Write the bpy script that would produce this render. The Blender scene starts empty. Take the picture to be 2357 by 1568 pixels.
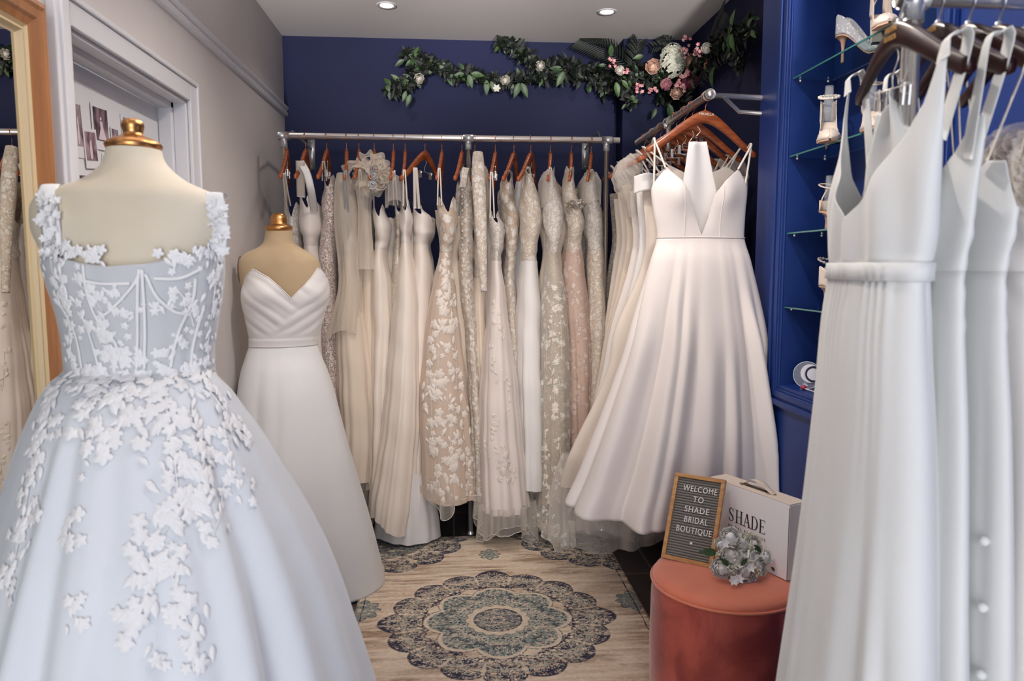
import bpy, math, random
import numpy as np
from mathutils import Vector, Matrix

# ------------------------------------------------------------------ camera
FPX = 1700.0; CX0, CY0 = 1178.5, 784.0; EYE = 1.38
PITCH = math.atan(172.0 / FPX); YAW = math.atan(0.0811)
cam_data = bpy.data.cameras.new('camera'); cam = bpy.data.objects.new('camera', cam_data)
bpy.context.scene.collection.objects.link(cam)
cam.location = (0, 0, EYE); cam.rotation_euler = (math.pi / 2 - PITCH, 0, -YAW)
cam_data.sensor_width = 36.0; cam_data.lens = FPX / 2357.0 * 36.0
cam_data.dof.use_dof = True; cam_data.dof.focus_distance = 3.4; cam_data.dof.aperture_fstop = 5.0
cam_data.clip_start = 0.05
bpy.context.scene.camera = cam
sc = bpy.context.scene
COL = sc.collection

# ------------------------------------------------------------------ light
world = bpy.data.worlds.new('world'); sc.world = world; world.use_nodes = True
world.node_tree.nodes['Background'].inputs[0].default_value = (0.75, 0.85, 1.0, 1)
world.node_tree.nodes['Background'].inputs[1].default_value = 1.0
def light(name, kind, loc, energy, color, size=None, size_y=None, rot=(0, 0, 0), spot=None, blend=0.6):
    L = bpy.data.lights.new(name, kind); L.energy = energy; L.color = color
    if kind == 'AREA':
        L.shape = 'RECTANGLE'; L.size = size; L.size_y = size_y
    elif size is not None: L.shadow_soft_size = size
    if kind == 'SPOT': L.spot_size = spot; L.spot_blend = blend
    o = bpy.data.objects.new(name, L); o.location = loc; o.rotation_euler = rot; COL.objects.link(o)
    return o
# daylight through the shop window behind the camera
light('window_daylight', 'AREA', (0.1, -3.48, 1.5), 100, (0.94, 0.97, 1.0), 2.0, 2.0, rot=(math.radians(90), 0, 0))
# added upward fill behind the camera, standing in for bounced daylight
light('added_bounce_fill', 'AREA', (0.15, -1.8, 0.12), 42, (0.96, 0.97, 1.0), 1.9, 3.0, rot=(math.radians(180 - 4), 0, 0))
DOWN = [(-.33, 3.73), (.80, 3.82), (-.05, 2.45), (.62, 1.95), (.02, 1.55), (.15, -.6)]  # first two have fittings; the others are unseen fill spots added for brightness
for i, (x, y) in enumerate(DOWN):
    light('downlight_or_fill', 'SPOT', (x, y, 2.655), (35, 35, 215, 215, 215, 10)[i], (1.0, 0.91, 0.83), 0.05, spot=math.radians(140), blend=0.8)
UPL = [((-.84, .42, 1.98), (.30, 2.75, .92)), ((1.12, .42, 1.98), (-.30, 2.75, .92))]     # unseen uplighters, added to brighten the ceiling
for p, d_ in UPL:
    light('ceiling_wash_fill', 'SPOT', p, 430, (1.0, .94, .90), 0.06, rot=Vector(d_).to_track_quat('-Z', 'Y').to_euler(), spot=math.radians(40), blend=0.9)
sc.view_settings.view_transform = 'Standard'; sc.view_settings.look = 'None'
sc.view_settings.gamma = 1.0; sc.view_settings.exposure = 0.0; sc.view_settings.use_curve_mapping = False
sc.cycles.max_bounces = 7; sc.cycles.transparent_max_bounces = 24; sc.cycles.caustics_reflective = False
sc.cycles.caustics_refractive = False; sc.cycles.sample_clamp_indirect = 6.0

# ------------------------------------------------------------------ pixel <-> place
_cy, _sy, _cp, _sp = math.cos(YAW), math.sin(YAW), math.cos(PITCH), math.sin(PITCH)
FWD = np.array([_sy * _cp, _cy * _cp, -_sp]); RGT = np.array([_cy, -_sy, 0.0]); UPV = np.array([_sy * _sp, _cy * _sp, _cp])
EYEP = np.array([0, 0, EYE])
def ray(px, py): return FWD + RGT * ((px - CX0) / FPX) - UPV * ((py - CY0) / FPX)
def P(px, py, d): r = ray(px, py); return EYEP + r * (d / r[1])
def PX(px, py, X): r = ray(px, py); return EYEP + r * (X / r[0])
def PZ(px, py, z): r = ray(px, py); return EYEP + r * ((z - EYE) / r[2])
def proj(p):
    q = np.asarray(p) - EYEP; f = q @ FWD
    return CX0 + FPX * (q @ RGT) / f, CY0 - FPX * (q @ UPV) / f

# ------------------------------------------------------------------ materials
def lin(c):
    if isinstance(c, str): c = [int(c[i:i + 2], 16) for i in (0, 2, 4)]
    return tuple((v / 255 / 12.92) if v / 255 <= 0.04045 else ((v / 255 + .055) / 1.055) ** 2.4 for v in c[:3]) + (1.0,)
class NT:
    def __init__(s, m): s.t = m.node_tree; s.n = s.t.nodes; s.l = s.t.links
    def node(s, typ, ins=None, **kw):
        n = s.n.new(typ)
        for k, v in kw.items(): setattr(n, k, v)
        for k, v in (ins or {}).items():
            if isinstance(v, bpy.types.NodeSocket): s.l.new(v, n.inputs[k])
            else: n.inputs[k].default_value = v
        return n
    def mix(s, f, a, b):
        n = s.node('ShaderNodeMix', data_type='RGBA')
        for k, v in ((0, f), (6, a), (7, b)):
            if isinstance(v, bpy.types.NodeSocket): s.l.new(v, n.inputs[k])
            else: n.inputs[k].default_value = v
        return n.outputs[2]
    def ramp(s, f, lo, hi):
        n = s.node('ShaderNodeMapRange', {0: f, 1: lo, 2: hi}); n.interpolation_type = 'SMOOTHSTEP'
        return n.outputs[0]
    def math(s, op, a, b=0.0, c=0.0):
        n = s.node('ShaderNodeMath', operation=op)
        for k, v in ((0, a), (1, b), (2, c)):
            if isinstance(v, bpy.types.NodeSocket): s.l.new(v, n.inputs[k])
            else: n.inputs[k].default_value = v
        return n.outputs[0]
MATS = {}
def mat(name, col, rough=.6, metal=0.0, spec=.5, sheen=0.0, coat=0.0, trans=0.0, emit=None, bump=None, var=None, alpha=1.0, ior=1.45):
    if name in MATS: return MATS[name]
    m = bpy.data.materials.new(name); m.use_nodes = True; T = NT(m); b = T.n['Principled BSDF']
    c = lin(col); b.inputs['Base Color'].default_value = c
    b.inputs['Roughness'].default_value = rough; b.inputs['Metallic'].default_value = metal
    b.inputs['Specular IOR Level'].default_value = spec; b.inputs['Sheen Weight'].default_value = sheen
    b.inputs['Sheen Roughness'].default_value = .4
    b.inputs['Coat Weight'].default_value = coat; b.inputs['Coat Roughness'].default_value = .15
    b.inputs['Transmission Weight'].default_value = trans; b.inputs['IOR'].default_value = ior
    b.inputs['Alpha'].default_value = alpha
    if emit: b.inputs['Emission Color'].default_value = lin(emit[0]); b.inputs['Emission Strength'].default_value = emit[1]
    tc = T.node('ShaderNodeTexCoord').outputs['Object']
    if var:   # colour variation: (other colour, scale, stretch)
        mp = T.node('ShaderNodeMapping', {0: tc}); mp.inputs['Scale'].default_value = var[2] if len(var) > 2 else (1, 1, 1)
        n = T.node('ShaderNodeTexNoise', {'Vector': mp.outputs[0], 'Scale': var[1], 'Detail': 5.0, 'Distortion': .6})
        T.l.new(T.mix(T.ramp(n.outputs[0], .32, .68), c, lin(var[0])), b.inputs['Base Color'])
    if bump:  # (scale, strength, distance)
        n = T.node('ShaderNodeTexNoise', {'Vector': tc, 'Scale': bump[0], 'Detail': 4.0})
        bp = T.node('ShaderNodeBump', {'Height': n.outputs[0], 'Strength': bump[1], 'Distance': bump[2]})
        T.l.new(bp.outputs[0], b.inputs['Normal'])
    MATS[name] = m; return m
def fabric(name, col, rough=.5, sheen=.2, lace=None, weave=0.0, spec=.35, glit=0.0, sheer=None):
    """cloth: lace = (motif colour, scale, coverage, relief); glit = sparkle of beads; sheer = share seen through"""
    if name in MATS: return MATS[name]
    m = bpy.data.materials.new(name); m.use_nodes = True; T = NT(m); b = T.n['Principled BSDF']; out = T.n['Material Output']
    c = lin(col); b.inputs['Base Color'].default_value = c
    b.inputs['Roughness'].default_value = rough; b.inputs['Sheen Weight'].default_value = sheen
    b.inputs['Sheen Roughness'].default_value = .35; b.inputs['Specular IOR Level'].default_value = spec
    tc = T.node('ShaderNodeTexCoord').outputs['Object']
    n0 = T.node('ShaderNodeTexNoise', {'Vector': tc, 'Scale': 2.2, 'Detail': 2.0})
    base = T.mix(T.ramp(n0.outputs[0], .3, .7), c, tuple(v * .93 for v in c[:3]) + (1,))
    h = None; mask = None
    if lace:
        lc, sc_, cov, rel = lace
        nz = T.node('ShaderNodeTexNoise', {'Vector': tc, 'Scale': sc_ * .8, 'Detail': 2.0, 'Distortion': 1.2})
        dv = T.node('ShaderNodeVectorMath', {0: tc}, operation='ADD'); 
        sv = T.node('ShaderNodeVectorMath', {0: nz.outputs[1]}, operation='SCALE'); sv.inputs['Scale'].default_value = 1.1 / sc_
        T.l.new(sv.outputs[0], dv.inputs[1])
        v1 = T.node('ShaderNodeTexVoronoi', {'Vector': dv.outputs[0], 'Scale': sc_}, feature='F1')
        v2 = T.node('ShaderNodeTexVoronoi', {'Vector': dv.outputs[0], 'Scale': sc_ * 3.1}, feature='DISTANCE_TO_EDGE')
        n2 = T.node('ShaderNodeTexNoise', {'Vector': tc, 'Scale': sc_ * 4.5, 'Detail': 3.0, 'Distortion': 2.0})
        f = T.math('ADD', v1.outputs['Distance'], T.math('MULTIPLY', T.math('SUBTRACT', n2.outputs[0], .5), .9))
        blob = T.math('SUBTRACT', 1.0, T.ramp(f, cov - .06, cov + .06))
        vein = T.math('MULTIPLY', T.ramp(v2.outputs[0], .02, .07), .35)
        mask = T.math('MULTIPLY', blob, T.math('ADD', vein, .65))
        base = T.mix(mask, base, lin(lc)); h = T.math('MULTIPLY', mask, rel)
    if glit:
        v3 = T.node('ShaderNodeTexVoronoi', {'Vector': tc, 'Scale': 210.0}, feature='F1')
        g = T.math('SUBTRACT', 1.0, T.ramp(v3.outputs['Distance'], .2, .55))
        sep = T.node('ShaderNodeSeparateColor', {0: v3.outputs['Color']})
        hi = T.math('GREATER_THAN', sep.outputs[0], 1 - .45 * glit)
        base = T.mix(T.math('MULTIPLY', hi, .8), base, lin('fff8f0'))
        T.l.new(T.math('SUBTRACT', rough, T.math('MULTIPLY', hi, rough - .12)), b.inputs['Roughness'])
        h2 = T.math('MULTIPLY', g, .0016 * glit * 1.5); h = T.math('ADD', h, h2) if h else h2
    if weave:
        nw = T.node('ShaderNodeTexNoise', {'Vector': tc, 'Scale': 420.0, 'Detail': 1.0}); h3 = T.math('MULTIPLY', nw.outputs[0], weave)
        h = T.math('ADD', h, h3) if h else h3
    T.l.new(base, b.inputs['Base Color'])
    if h:
        bp = T.node('ShaderNodeBump', {'Height': h, 'Strength': 1.0, 'Distance': 1.0}); T.l.new(bp.outputs[0], b.inputs['Normal'])
    if sheer:
        lw = T.node('ShaderNodeLayerWeight', {'Blend': .35})
        al = T.math('ADD', 1 - sheer, T.math('MULTIPLY', lw.outputs['Facing'], sheer * .85))
        if mask: al = T.math('MAXIMUM', al, T.math('MULTIPLY', mask, .95))
        T.l.new(T.math('MINIMUM', al, 1.0), b.inputs['Alpha'])
    MATS[name] = m; return m

M_white = mat('white_wall_paint', (204, 198, 195), .75, bump=(60, .08, .002), var=((197, 190, 186), 1.5))
M_ceil = mat('ceiling_paint', (236, 231, 228), .85, bump=(30, .05, .002))
M_gloss = mat('white_gloss_woodwork', (208, 207, 210), .4)
M_navy = mat('navy_wall_paint', (22, 28, 68), .62, spec=.3, bump=(70, .08, .002), var=((20, 26, 62), 2.0))
M_blue = mat('blue_cabinet_paint', (24, 52, 118), .42, spec=.5, bump=(40, .05, .001))
M_chrome = mat('polished_chrome', (236, 232, 228), .24, .86)
M_steel = mat('brushed_steel', (196, 196, 198), .32, .75)
M_gold = mat('brushed_gold', (196, 142, 88), .3, 1.0, bump=(25, .05, .002))
M_copper = mat('rose_gold_wire', (190, 128, 100), .25, 1.0)
M_cherry = mat('cherry_wood', (168, 88, 46), .38, coat=.25, var=((132, 62, 30), 14, (1, 1, 6)))
M_walnut = mat('dark_walnut_wood', (48, 20, 17), .36, coat=.15, spec=.3, var=((34, 12, 11), 12, (1, 1, 5)))
M_oak = mat('light_oak', (198, 152, 100), .45, var=((176, 126, 78), 18, (1, 1, 5)))
M_frame = mat('stained_wood_gilt', (160, 108, 66), .38, coat=.3, var=((136, 88, 52), 30, (1, 1, .06)))
M_frame2 = mat('cream_gilt_inlay', (202, 180, 142), .4)
M_mirror = mat('mirror_silver', (214, 212, 205), .01, 1.0)
M_form = mat('cream_linen_form', (222, 211, 190), .8, sheen=.3, bump=(300, .15, .001), var=((214, 200, 174), 3))
M_formd = mat('tan_linen_form', (186, 164, 132), .8, sheen=.3, bump=(300, .15, .001), var=((176, 152, 120), 3))
M_bclip = mat('black_clip', (26, 25, 28), .35)
M_armcap = mat('aged_mirror_cap', (120, 96, 78), .45, .3)
M_glass = mat('clear_acrylic', (225, 232, 240), .05, alpha=.16, spec=.8)
M_black = mat('black_rubber', (24, 23, 24), .5)
M_thread = mat('white_cord', (226, 216, 204), .6)
# ------------------------------------------------------------------ objects
def tag(o, label=None, cat=None, group=None, kind=None):
    if label: o['label'] = label
    if cat: o['category'] = cat
    if group: o['group'] = group
    if kind: o['kind'] = kind
    return o
def thing(name, label, cat, loc=(0, 0, 0), group=None, rz=0.0):
    o = bpy.data.objects.new(name, None); o.empty_display_size = .05; o.location = tuple(float(v) for v in loc); o.rotation_euler = (0, 0, rz)
    COL.objects.link(o); return tag(o, label, cat, group)
def wmat(o):
    m = Matrix.Translation(o.location) @ o.rotation_euler.to_matrix().to_4x4()
    return wmat(o.parent) @ m if o.parent else m
def copy_tree(o, parent=None):
    c = o.copy(); COL.objects.link(c); c.parent = parent
    for ch in [x for x in bpy.data.objects if x.parent == o]: copy_tree(ch, c)
    return c
class MB:
    def __init__(s): s.v = []; s.f = []; s.n = 0; s.mi = []; s.uvs = None
    def add(s, V, F, mi=0):
        V = np.asarray(V, float).reshape(-1, 3); s.v.append(V)
        for f in F: s.f.append(tuple(int(i) + s.n for i in f))
        s.mi += [mi] * len(F); s.n += len(V); return s
    def grid(s, A, wrap=False, mi=0, wrap_v=False):
        nv, nu = A.shape[:2]; F = []
        for j in range(nv if wrap_v else nv - 1):
            j2 = (j + 1) % nv
            for i in range(nu if wrap else nu - 1):
                k = (i + 1) % nu
                F.append((j * nu + i, j2 * nu + i, j2 * nu + k, j * nu + k))
        return s.add(A.reshape(-1, 3), F, mi)
    def box(s, a, b, mi=0):
        (x0, y0, z0), (x1, y1, z1) = a, b
        V = [(x0, y0, z0), (x1, y0, z0), (x1, y1, z0), (x0, y1, z0), (x0, y0, z1), (x1, y0, z1), (x1, y1, z1), (x0, y1, z1)]
        return s.add(V, [(0, 3, 2, 1), (4, 5, 6, 7), (0, 1, 5, 4), (1, 2, 6, 5), (2, 3, 7, 6), (3, 0, 4, 7)], mi)
    def obox(s, o, ex, ey, ez, mi=0):   # oriented box from a corner and three edge vectors
        o, ex, ey, ez = map(lambda q: np.asarray(q, float), (o, ex, ey, ez))
        V = [o, o + ex, o + ex + ey, o + ey, o + ez, o + ex + ez, o + ex + ey + ez, o + ey + ez]
        return s.add(V, [(0, 3, 2, 1), (4, 5, 6, 7), (0, 1, 5, 4), (1, 2, 6, 5), (2, 3, 7, 6), (3, 0, 4, 7)], mi)
    def tube(s, pts, r, n=10, closed=False, mi=0, flat=None, side=None, caps=True):
        """tube along pts; r number or list; flat=(w,t) makes a ribbon with width along 'side'"""
        pts = np.asarray(pts, float); N = len(pts); T = np.gradient(pts, axis=0)
        if closed: T = np.roll(pts, -1, 0) - np.roll(pts, 1, 0)
        T /= np.linalg.norm(T, axis=1)[:, None] + 1e-12
        r = np.full(N, r, float) if np.isscalar(r) else np.asarray(r, float)
        R = []; a = None
        for i in range(N):
            t = T[i]
            if side is not None:
                a = np.asarray(side, float) if np.ndim(side) == 1 else np.asarray(side[i], float)
            elif a is None: a = np.array([0, 0, 1.0]) if abs(t[2]) < .9 else np.array([1.0, 0, 0])
            a = a - t * (a @ t); a /= np.linalg.norm(a) + 1e-12; b = np.cross(t, a)
            th = np.linspace(0, 2 * np.pi, n, endpoint=False)
            if flat: w, k = flat; R.append(pts[i] + (np.cos(th) * w * r[i])[:, None] * a + (np.sin(th) * k)[:, None] * b)
            else: R.append(pts[i] + r[i] * (np.cos(th)[:, None] * a + np.sin(th)[:, None] * b))
        A = np.array(R); base = s.n; s.grid(A, wrap=True, mi=mi, wrap_v=closed)
        if not closed and caps:
            s.f.append(tuple(base + i for i in range(n))[::-1]); s.f.append(tuple(base + (N - 1) * n + i for i in range(n))); s.mi += [mi, mi]
        return s
    def lathe(s, prof, c=(0, 0, 0), n=32, mi=0, sx=1.0, sy=1.0):
        th = np.linspace(0, 2 * np.pi, n, endpoint=False); c = np.asarray(c, float)
        A = np.array([[(c[0] + r * sx * math.cos(t), c[1] + r * sy * math.sin(t), c[2] + z) for t in th] for r, z in prof])
        return s.grid(A, wrap=True, mi=mi)
    def ball(s, c, r, n=12, m=8, mi=0, sc_=(1, 1, 1)):
        A = np.array([[(c[0] + r * sc_[0] * math.sin(p) * math.cos(t), c[1] + r * sc_[1] * math.sin(p) * math.sin(t), c[2] + r * sc_[2] * math.cos(p))
                       for t in np.linspace(0, 2 * np.pi, n, endpoint=False)] for p in np.linspace(0.02, np.pi - .02, m)])
        return s.grid(A, wrap=True, mi=mi)
    def prism(s, poly, o, ex, ey, ez, mi=0):   # 2-D polygon (ex, ey) extruded by ez
        o, ex, ey, ez = map(lambda q: np.asarray(q, float), (o, ex, ey, ez)); n = len(poly)
        A = [o + ex * a + ey * b for a, b in poly]; B = [p + ez for p in A]
        F = [tuple(range(n))[::-1], tuple(range(n, 2 * n))] + [(i, (i + 1) % n, n + (i + 1) % n, n + i) for i in range(n)]
        return s.add(A + B, F, mi)
    def build(s, name, m, parent=None, smooth=True, bevel=None, solid=None, sub=0, label=None, angle=None):
        V = np.concatenate(s.v) if s.v else np.zeros((0, 3))
        if parent is not None:
            W = np.array(wmat(parent).inverted()); V = V @ W[:3, :3].T + W[:3, 3]
        me = bpy.data.meshes.new(name); me.from_pydata(V.tolist(), [], s.f)
        ms = m if isinstance(m, (list, tuple)) else [m]
        for x in ms: me.materials.append(x)
        if len(ms) > 1: me.polygons.foreach_set('material_index', s.mi)
        me.polygons.foreach_set('use_smooth', [bool(smooth)] * len(me.polygons)); me.update()
        if smooth and angle: 
            try: me.set_sharp_from_angle(angle=math.radians(angle))
            except Exception: pass
        o = bpy.data.objects.new(name, me); COL.objects.link(o)
        if parent is not None: o.parent = parent
        if bevel: b = o.modifiers.new('bevel', 'BEVEL'); b.width = bevel; b.segments = 2; b.limit_method = 'ANGLE'
        if solid: b = o.modifiers.new('solid', 'SOLIDIFY'); b.thickness = solid; b.offset = -1
        if sub: b = o.modifiers.new('sub', 'SUBSURF'); b.levels = sub; b.render_levels = sub
        if label: o['label'] = label
        return o
def struct(o): o['kind'] = 'structure'; return o
def arc(c, r, a0, a1, n, ax=(1, 0, 0), ay=(0, 0, 1)):
    c, ax, ay = map(lambda q: np.asarray(q, float), (c, ax, ay))
    return [c + ax * r * math.cos(a) + ay * r * math.sin(a) for a in np.linspace(a0, a1, n)]
def bez(pts, n=24):     # smooth curve through points
    pts = np.asarray(pts, float); N = len(pts); t = np.arange(N); q = np.linspace(0, N - 1, n); out = []
    for x in q:
        i = min(int(x), N - 2); f = x - i
        p0 = pts[max(i - 1, 0)]; p1 = pts[i]; p2 = pts[i + 1]; p3 = pts[min(i + 2, N - 1)]
        out.append(.5 * ((2 * p1) + (-p0 + p2) * f + (2 * p0 - 5 * p1 + 4 * p2 - p3) * f * f + (-p0 + 3 * p1 - 3 * p2 + p3) * f ** 3))
    return np.array(out)
def text_mesh(s, txt, size, origin, ex, ey, depth=.001, align='CENTER', spacing=1.0, sx=1.0):
    c = bpy.data.curves.new('t', 'FONT'); c.body = txt; c.size = size; c.extrude = depth / 2; c.align_x = align; c.space_character = spacing
    c.resolution_u = 3
    o = bpy.data.objects.new('t', c); COL.objects.link(o); dg = bpy.context.evaluated_depsgraph_get(); dg.update()
    me = bpy.data.meshes.new_from_object(o.evaluated_get(dg)); V = np.array([v.co[:] for v in me.vertices]).reshape(-1, 3)
    F = [tuple(p.vertices) for p in me.polygons]; bpy.data.objects.remove(o); bpy.data.meshes.remove(me)
    origin, ex, ey = map(lambda q: np.asarray(q, float), (origin, ex, ey)); ez = np.cross(ex, ey)
    s.add(origin + V[:, :1] * sx * ex + V[:, 1:2] * ey + (V[:, 2:3] + depth / 2) * ez, F)

# ------------------------------------------------------------------ cloth
def pchip(x, y, q):
    x = np.asarray(x, float); y = np.asarray(y, float); h = np.diff(x); dl = np.diff(y) / h; d = np.zeros_like(y)
    for i in range(1, len(x) - 1):
        if dl[i - 1] * dl[i] > 0:
            w1 = 2 * h[i] + h[i - 1]; w2 = h[i] + 2 * h[i - 1]; d[i] = (w1 + w2) / (w1 / dl[i - 1] + w2 / dl[i])
    d[0] = dl[0]; d[-1] = dl[-1]; q = np.clip(q, x[0], x[-1]); i = np.clip(np.searchsorted(x, q) - 1, 0, len(x) - 2)
    t = (q - x[i]) / h[i]; return ((1 + 2 * t) * (1 - t) ** 2 * y[i] + t * (1 - t) ** 2 * h[i] * d[i] + t * t * (3 - 2 * t) * y[i + 1] + t * t * (t - 1) * h[i] * d[i + 1])
def per(pts):           # periodic profile in u from control points
    pts = sorted(pts); x = [p[0] for p in pts]; y = [p[1] for p in pts]
    x = [x[-1] - 1] + x + [x[0] + 1]; y = [y[-1]] + y + [y[0]]
    return lambda u: np.interp((np.asarray(u) + .5) % 1.0 - .5, x, y)
def ss(t): t = np.clip(t, 0, 1); return t * t * (3 - 2 * t)
class Surf:
    """cloth surface: u goes round (0 = front, + to the right), z is height"""
    def __init__(s, rows, phi=0.0, zw=1.0, zh=0.1, a0=.001, a1=.02, kk=(7, 11, 5), seed=1, disp=None, post=None, p=1.2, ex=1.0):
        R = np.array(sorted(rows, key=lambda r: r[0]), float); s.R = R; s.phi = phi; s.zw = zw; s.zh = zh; s.a0 = a0; s.a1 = a1; s.kk = kk
        s.rng = np.random.RandomState(seed); N_ = kk[0] + 4; s.fold = [((i + s.rng.uniform(-.42, .42)) / N_ - .5, s.rng.uniform(.13, .36) / N_, s.rng.uniform(.35, 1.15), s.rng.uniform(-.1, .35), s.rng.uniform(-.02, .02)) for i in range(N_)]; s.ph = s.rng.rand(8) * 6.28; s.dr = (s.rng.rand(8) - .5) * 1.6; s.disp = disp; s.post = post; s.p = p; s.ex = ex
        w, t = R[:, 3].mean(), R[:, 4].mean(); th = np.linspace(-np.pi, np.pi, 721)
        L = np.concatenate([[0], np.cumsum(np.hypot(np.diff(w * np.sin(th)), np.diff(t * np.cos(th))))]); s.tab = (L / L[-1] - .5, th)
    def ev(s, u, z):
        u = np.asarray(u, float); z = np.asarray(z, float); uu = (u + .5) % 1.0 - .5
        th = np.interp(uu, *s.tab); R = s.R; g = lambda k: pchip(R[:, 0], R[:, k], z)
        cx, cy, w, t = g(1), g(2), g(3), g(4); S_, C_ = np.sin(th), np.cos(th)
        if s.ex != 1: S_ = np.sign(S_) * np.abs(S_) ** s.ex; C_ = np.sign(C_) * np.abs(C_) ** s.ex
        lx, ly = w * S_, -t * C_
        nx, ny = S_ / np.maximum(w, 1e-3), -C_ / np.maximum(t, 1e-3); nn = np.hypot(nx, ny) + 1e-9; nx /= nn; ny /= nn
        q = np.clip((s.zw - z) / (s.zw - s.zh), -.5, 1.1); A = s.a0 + (s.a1 - s.a0) * np.clip(q, 0, 1.1) ** s.p
        uw = uu + .018 * np.sin(2 * np.pi * 2 * uu + s.ph[5]) + .01 * np.sin(2 * np.pi * 3 * uu + s.ph[6])
        k0, k1, k2 = s.kk
        f = .30 * np.sin(2 * np.pi * k2 * uw + s.ph[2] + s.dr[2] * q) + .10 * np.sin(2 * np.pi * k1 * uw + s.ph[1] + s.dr[1] * q)
        for (u0, sg, am, q0, dd) in s.fold:      # irregular folds, each with its own place, width and start
            x = (uu - u0 - dd * q + .5) % 1.0 - .5; f = f + am * (np.exp(-(x / sg) ** 2) - .55 * np.exp(-((np.abs(x) - 1.9 * sg) / (.75 * sg)) ** 2)) * (.15 + .85 * ss((q - q0) / .3))
        D = A * f
        if s.disp is not None: D = D + s.disp(uu, z)
        lx = lx + nx * D; ly = ly + ny * D
        c, sn = math.cos(s.phi), math.sin(s.phi)
        Pn = np.stack([cx + c * lx - sn * ly, cy + sn * lx + c * ly, z + 0 * lx], -1)
        if s.post is not None: Pn = s.post(Pn)
        return Pn
    def nrm(s, u, z):
        e = 1e-3; a = s.ev(u + e, z) - s.ev(u - e, z); b = s.ev(u, z + e) - s.ev(u, z - e)
        n = np.cross(a, b); return n / (np.linalg.norm(n, axis=-1, keepdims=True) + 1e-12)
    def mesh(s, mb, ztop, zhem, nu=144, nv=72, off=0.0, urange=None, mi=0):
        U = np.linspace(-.5, .5, nu, endpoint=False) if urange is None else np.linspace(urange[0], urange[1], nu)
        zt = ztop(U) if callable(ztop) else np.full(nu, ztop); zh = zhem(U) if callable(zhem) else np.full(nu, zhem)
        v = np.linspace(0, 1, nv)[:, None]; Z = zt[None] * (1 - v) + zh[None] * v; UU = np.repeat(U[None], nv, 0)
        A = s.ev(UU, Z)
        if off: A = A + s.nrm(UU, Z) * off
        return mb.grid(A, wrap=urange is None, mi=mi)
    def find(s, px, py):
        if not hasattr(s, 'G'):
            U, Z = np.meshgrid(np.linspace(-.32, .32, 130), np.linspace(s.R[0, 0], s.R[-1, 0], 200)); G = s.ev(U, Z)
            N = s.nrm(U, Z); vis = ((G - EYEP) * N).sum(-1) < 0; X, Y = proj(G); s.G = (U, Z, np.where(vis, X, 1e6), Y)
        U, Z, X, Y = s.G; i = np.argmin((X - px) ** 2 + (Y - py) ** 2); return float(U.flat[i]), float(Z.flat[i])
    def patch(s, mb, u, z, pts, off=.002, dome=.0, tri=None):
        """lay a flat little shape (metres) on the cloth; pts ring round a centre"""
        e = 2e-3; lu = np.linalg.norm(s.ev(u + e, z) - s.ev(u - e, z)) / (2 * e); lz = np.linalg.norm(s.ev(u, z + e) - s.ev(u, z - e)) / (2 * e)
        pts = np.asarray(pts, float); n = len(pts); inner = pts * .55; Q = np.concatenate([[[0, 0]], inner, pts])
        uu = u + Q[:, 0] / max(lu, .05); zz = z + Q[:, 1] / max(lz, .5)
        Pn = s.ev(uu, zz); N = s.nrm(np.array([u]), np.array([z]))[0]
        h = np.concatenate([[off + dome], np.full(n, off + dome * .9), np.full(n, off)])
        V = Pn + N * h[:, None]
        F = [(0, 1 + i, 1 + (i + 1) % n) for i in range(n)] + [(1 + i, 1 + n + i, 1 + n + (i + 1) % n, 1 + (i + 1) % n) for i in range(n)]
        mb.add(V, F)
    def strip(s, mb, uz, width, off=.002, n=30, thick=.001):
        uz = bez(uz, n); C = s.ev(uz[:, 0], uz[:, 1]); N = s.nrm(uz[:, 0], uz[:, 1])
        T = np.gradient(C, axis=0); T /= np.linalg.norm(T, axis=1)[:, None]; S_ = np.cross(T, N)
        mb.tube(C + N * off, 1.0, n=6, flat=(width / 2, thick), side=S_)
def flower_ring(r, k=5, n=25, rot=0.0, cut=.45):
    a = np.linspace(0, 2 * np.pi, n, endpoint=False); q = r * (1 - cut * (1 - np.abs(np.cos(k * (a + rot) / 2))) ** 1.0)
    return np.stack([q * np.cos(a), q * np.sin(a)], -1)
def frill_ring(r, n=30, rng=random, rot=0.0, asp=1.0):
    a = np.linspace(0, 2 * np.pi, n, endpoint=False); q = np.array([r * (.62 + .38 * abs(math.cos(2.5 * (x + rot))) + rng.uniform(-.14, .14)) for x in a])
    X, Y = q * np.cos(a), q * np.sin(a) * asp; return np.stack([X * math.cos(rot) - Y * math.sin(rot), X * math.sin(rot) + Y * math.cos(rot)], -1)
def leaf_ring(L, w, rot):
    t = np.linspace(0, 1, 7); up = np.stack([t * L, w * np.sin(np.pi * t ** .8)], -1); dn = np.stack([t[::-1][1:-1] * L, -w * np.sin(np.pi * t[::-1][1:-1] ** .8)], -1)
    Q = np.concatenate([up, dn]) - [L * .5, 0]; c, sn = math.cos(rot), math.sin(rot); return np.stack([Q[:, 0] * c - Q[:, 1] * sn, Q[:, 0] * sn + Q[:, 1] * c], -1)
def rows_px(d, L, t, cyo=0.0):
    """silhouette rows (y, x_left, x_right[, half depth]) at depth d -> cloth rows"""
    out = []
    for i, r in enumerate(L):
        a, b = P(r[1], r[0], d), P(r[2], r[0], d); tt = r[3] if len(r) > 3 else (t(i / (len(L) - 1)) if callable(t) else t)
        out.append(((a[2] + b[2]) / 2, (a[0] + b[0]) / 2, d + cyo, (b[0] - a[0]) / 2, tt))
    return out

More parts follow.
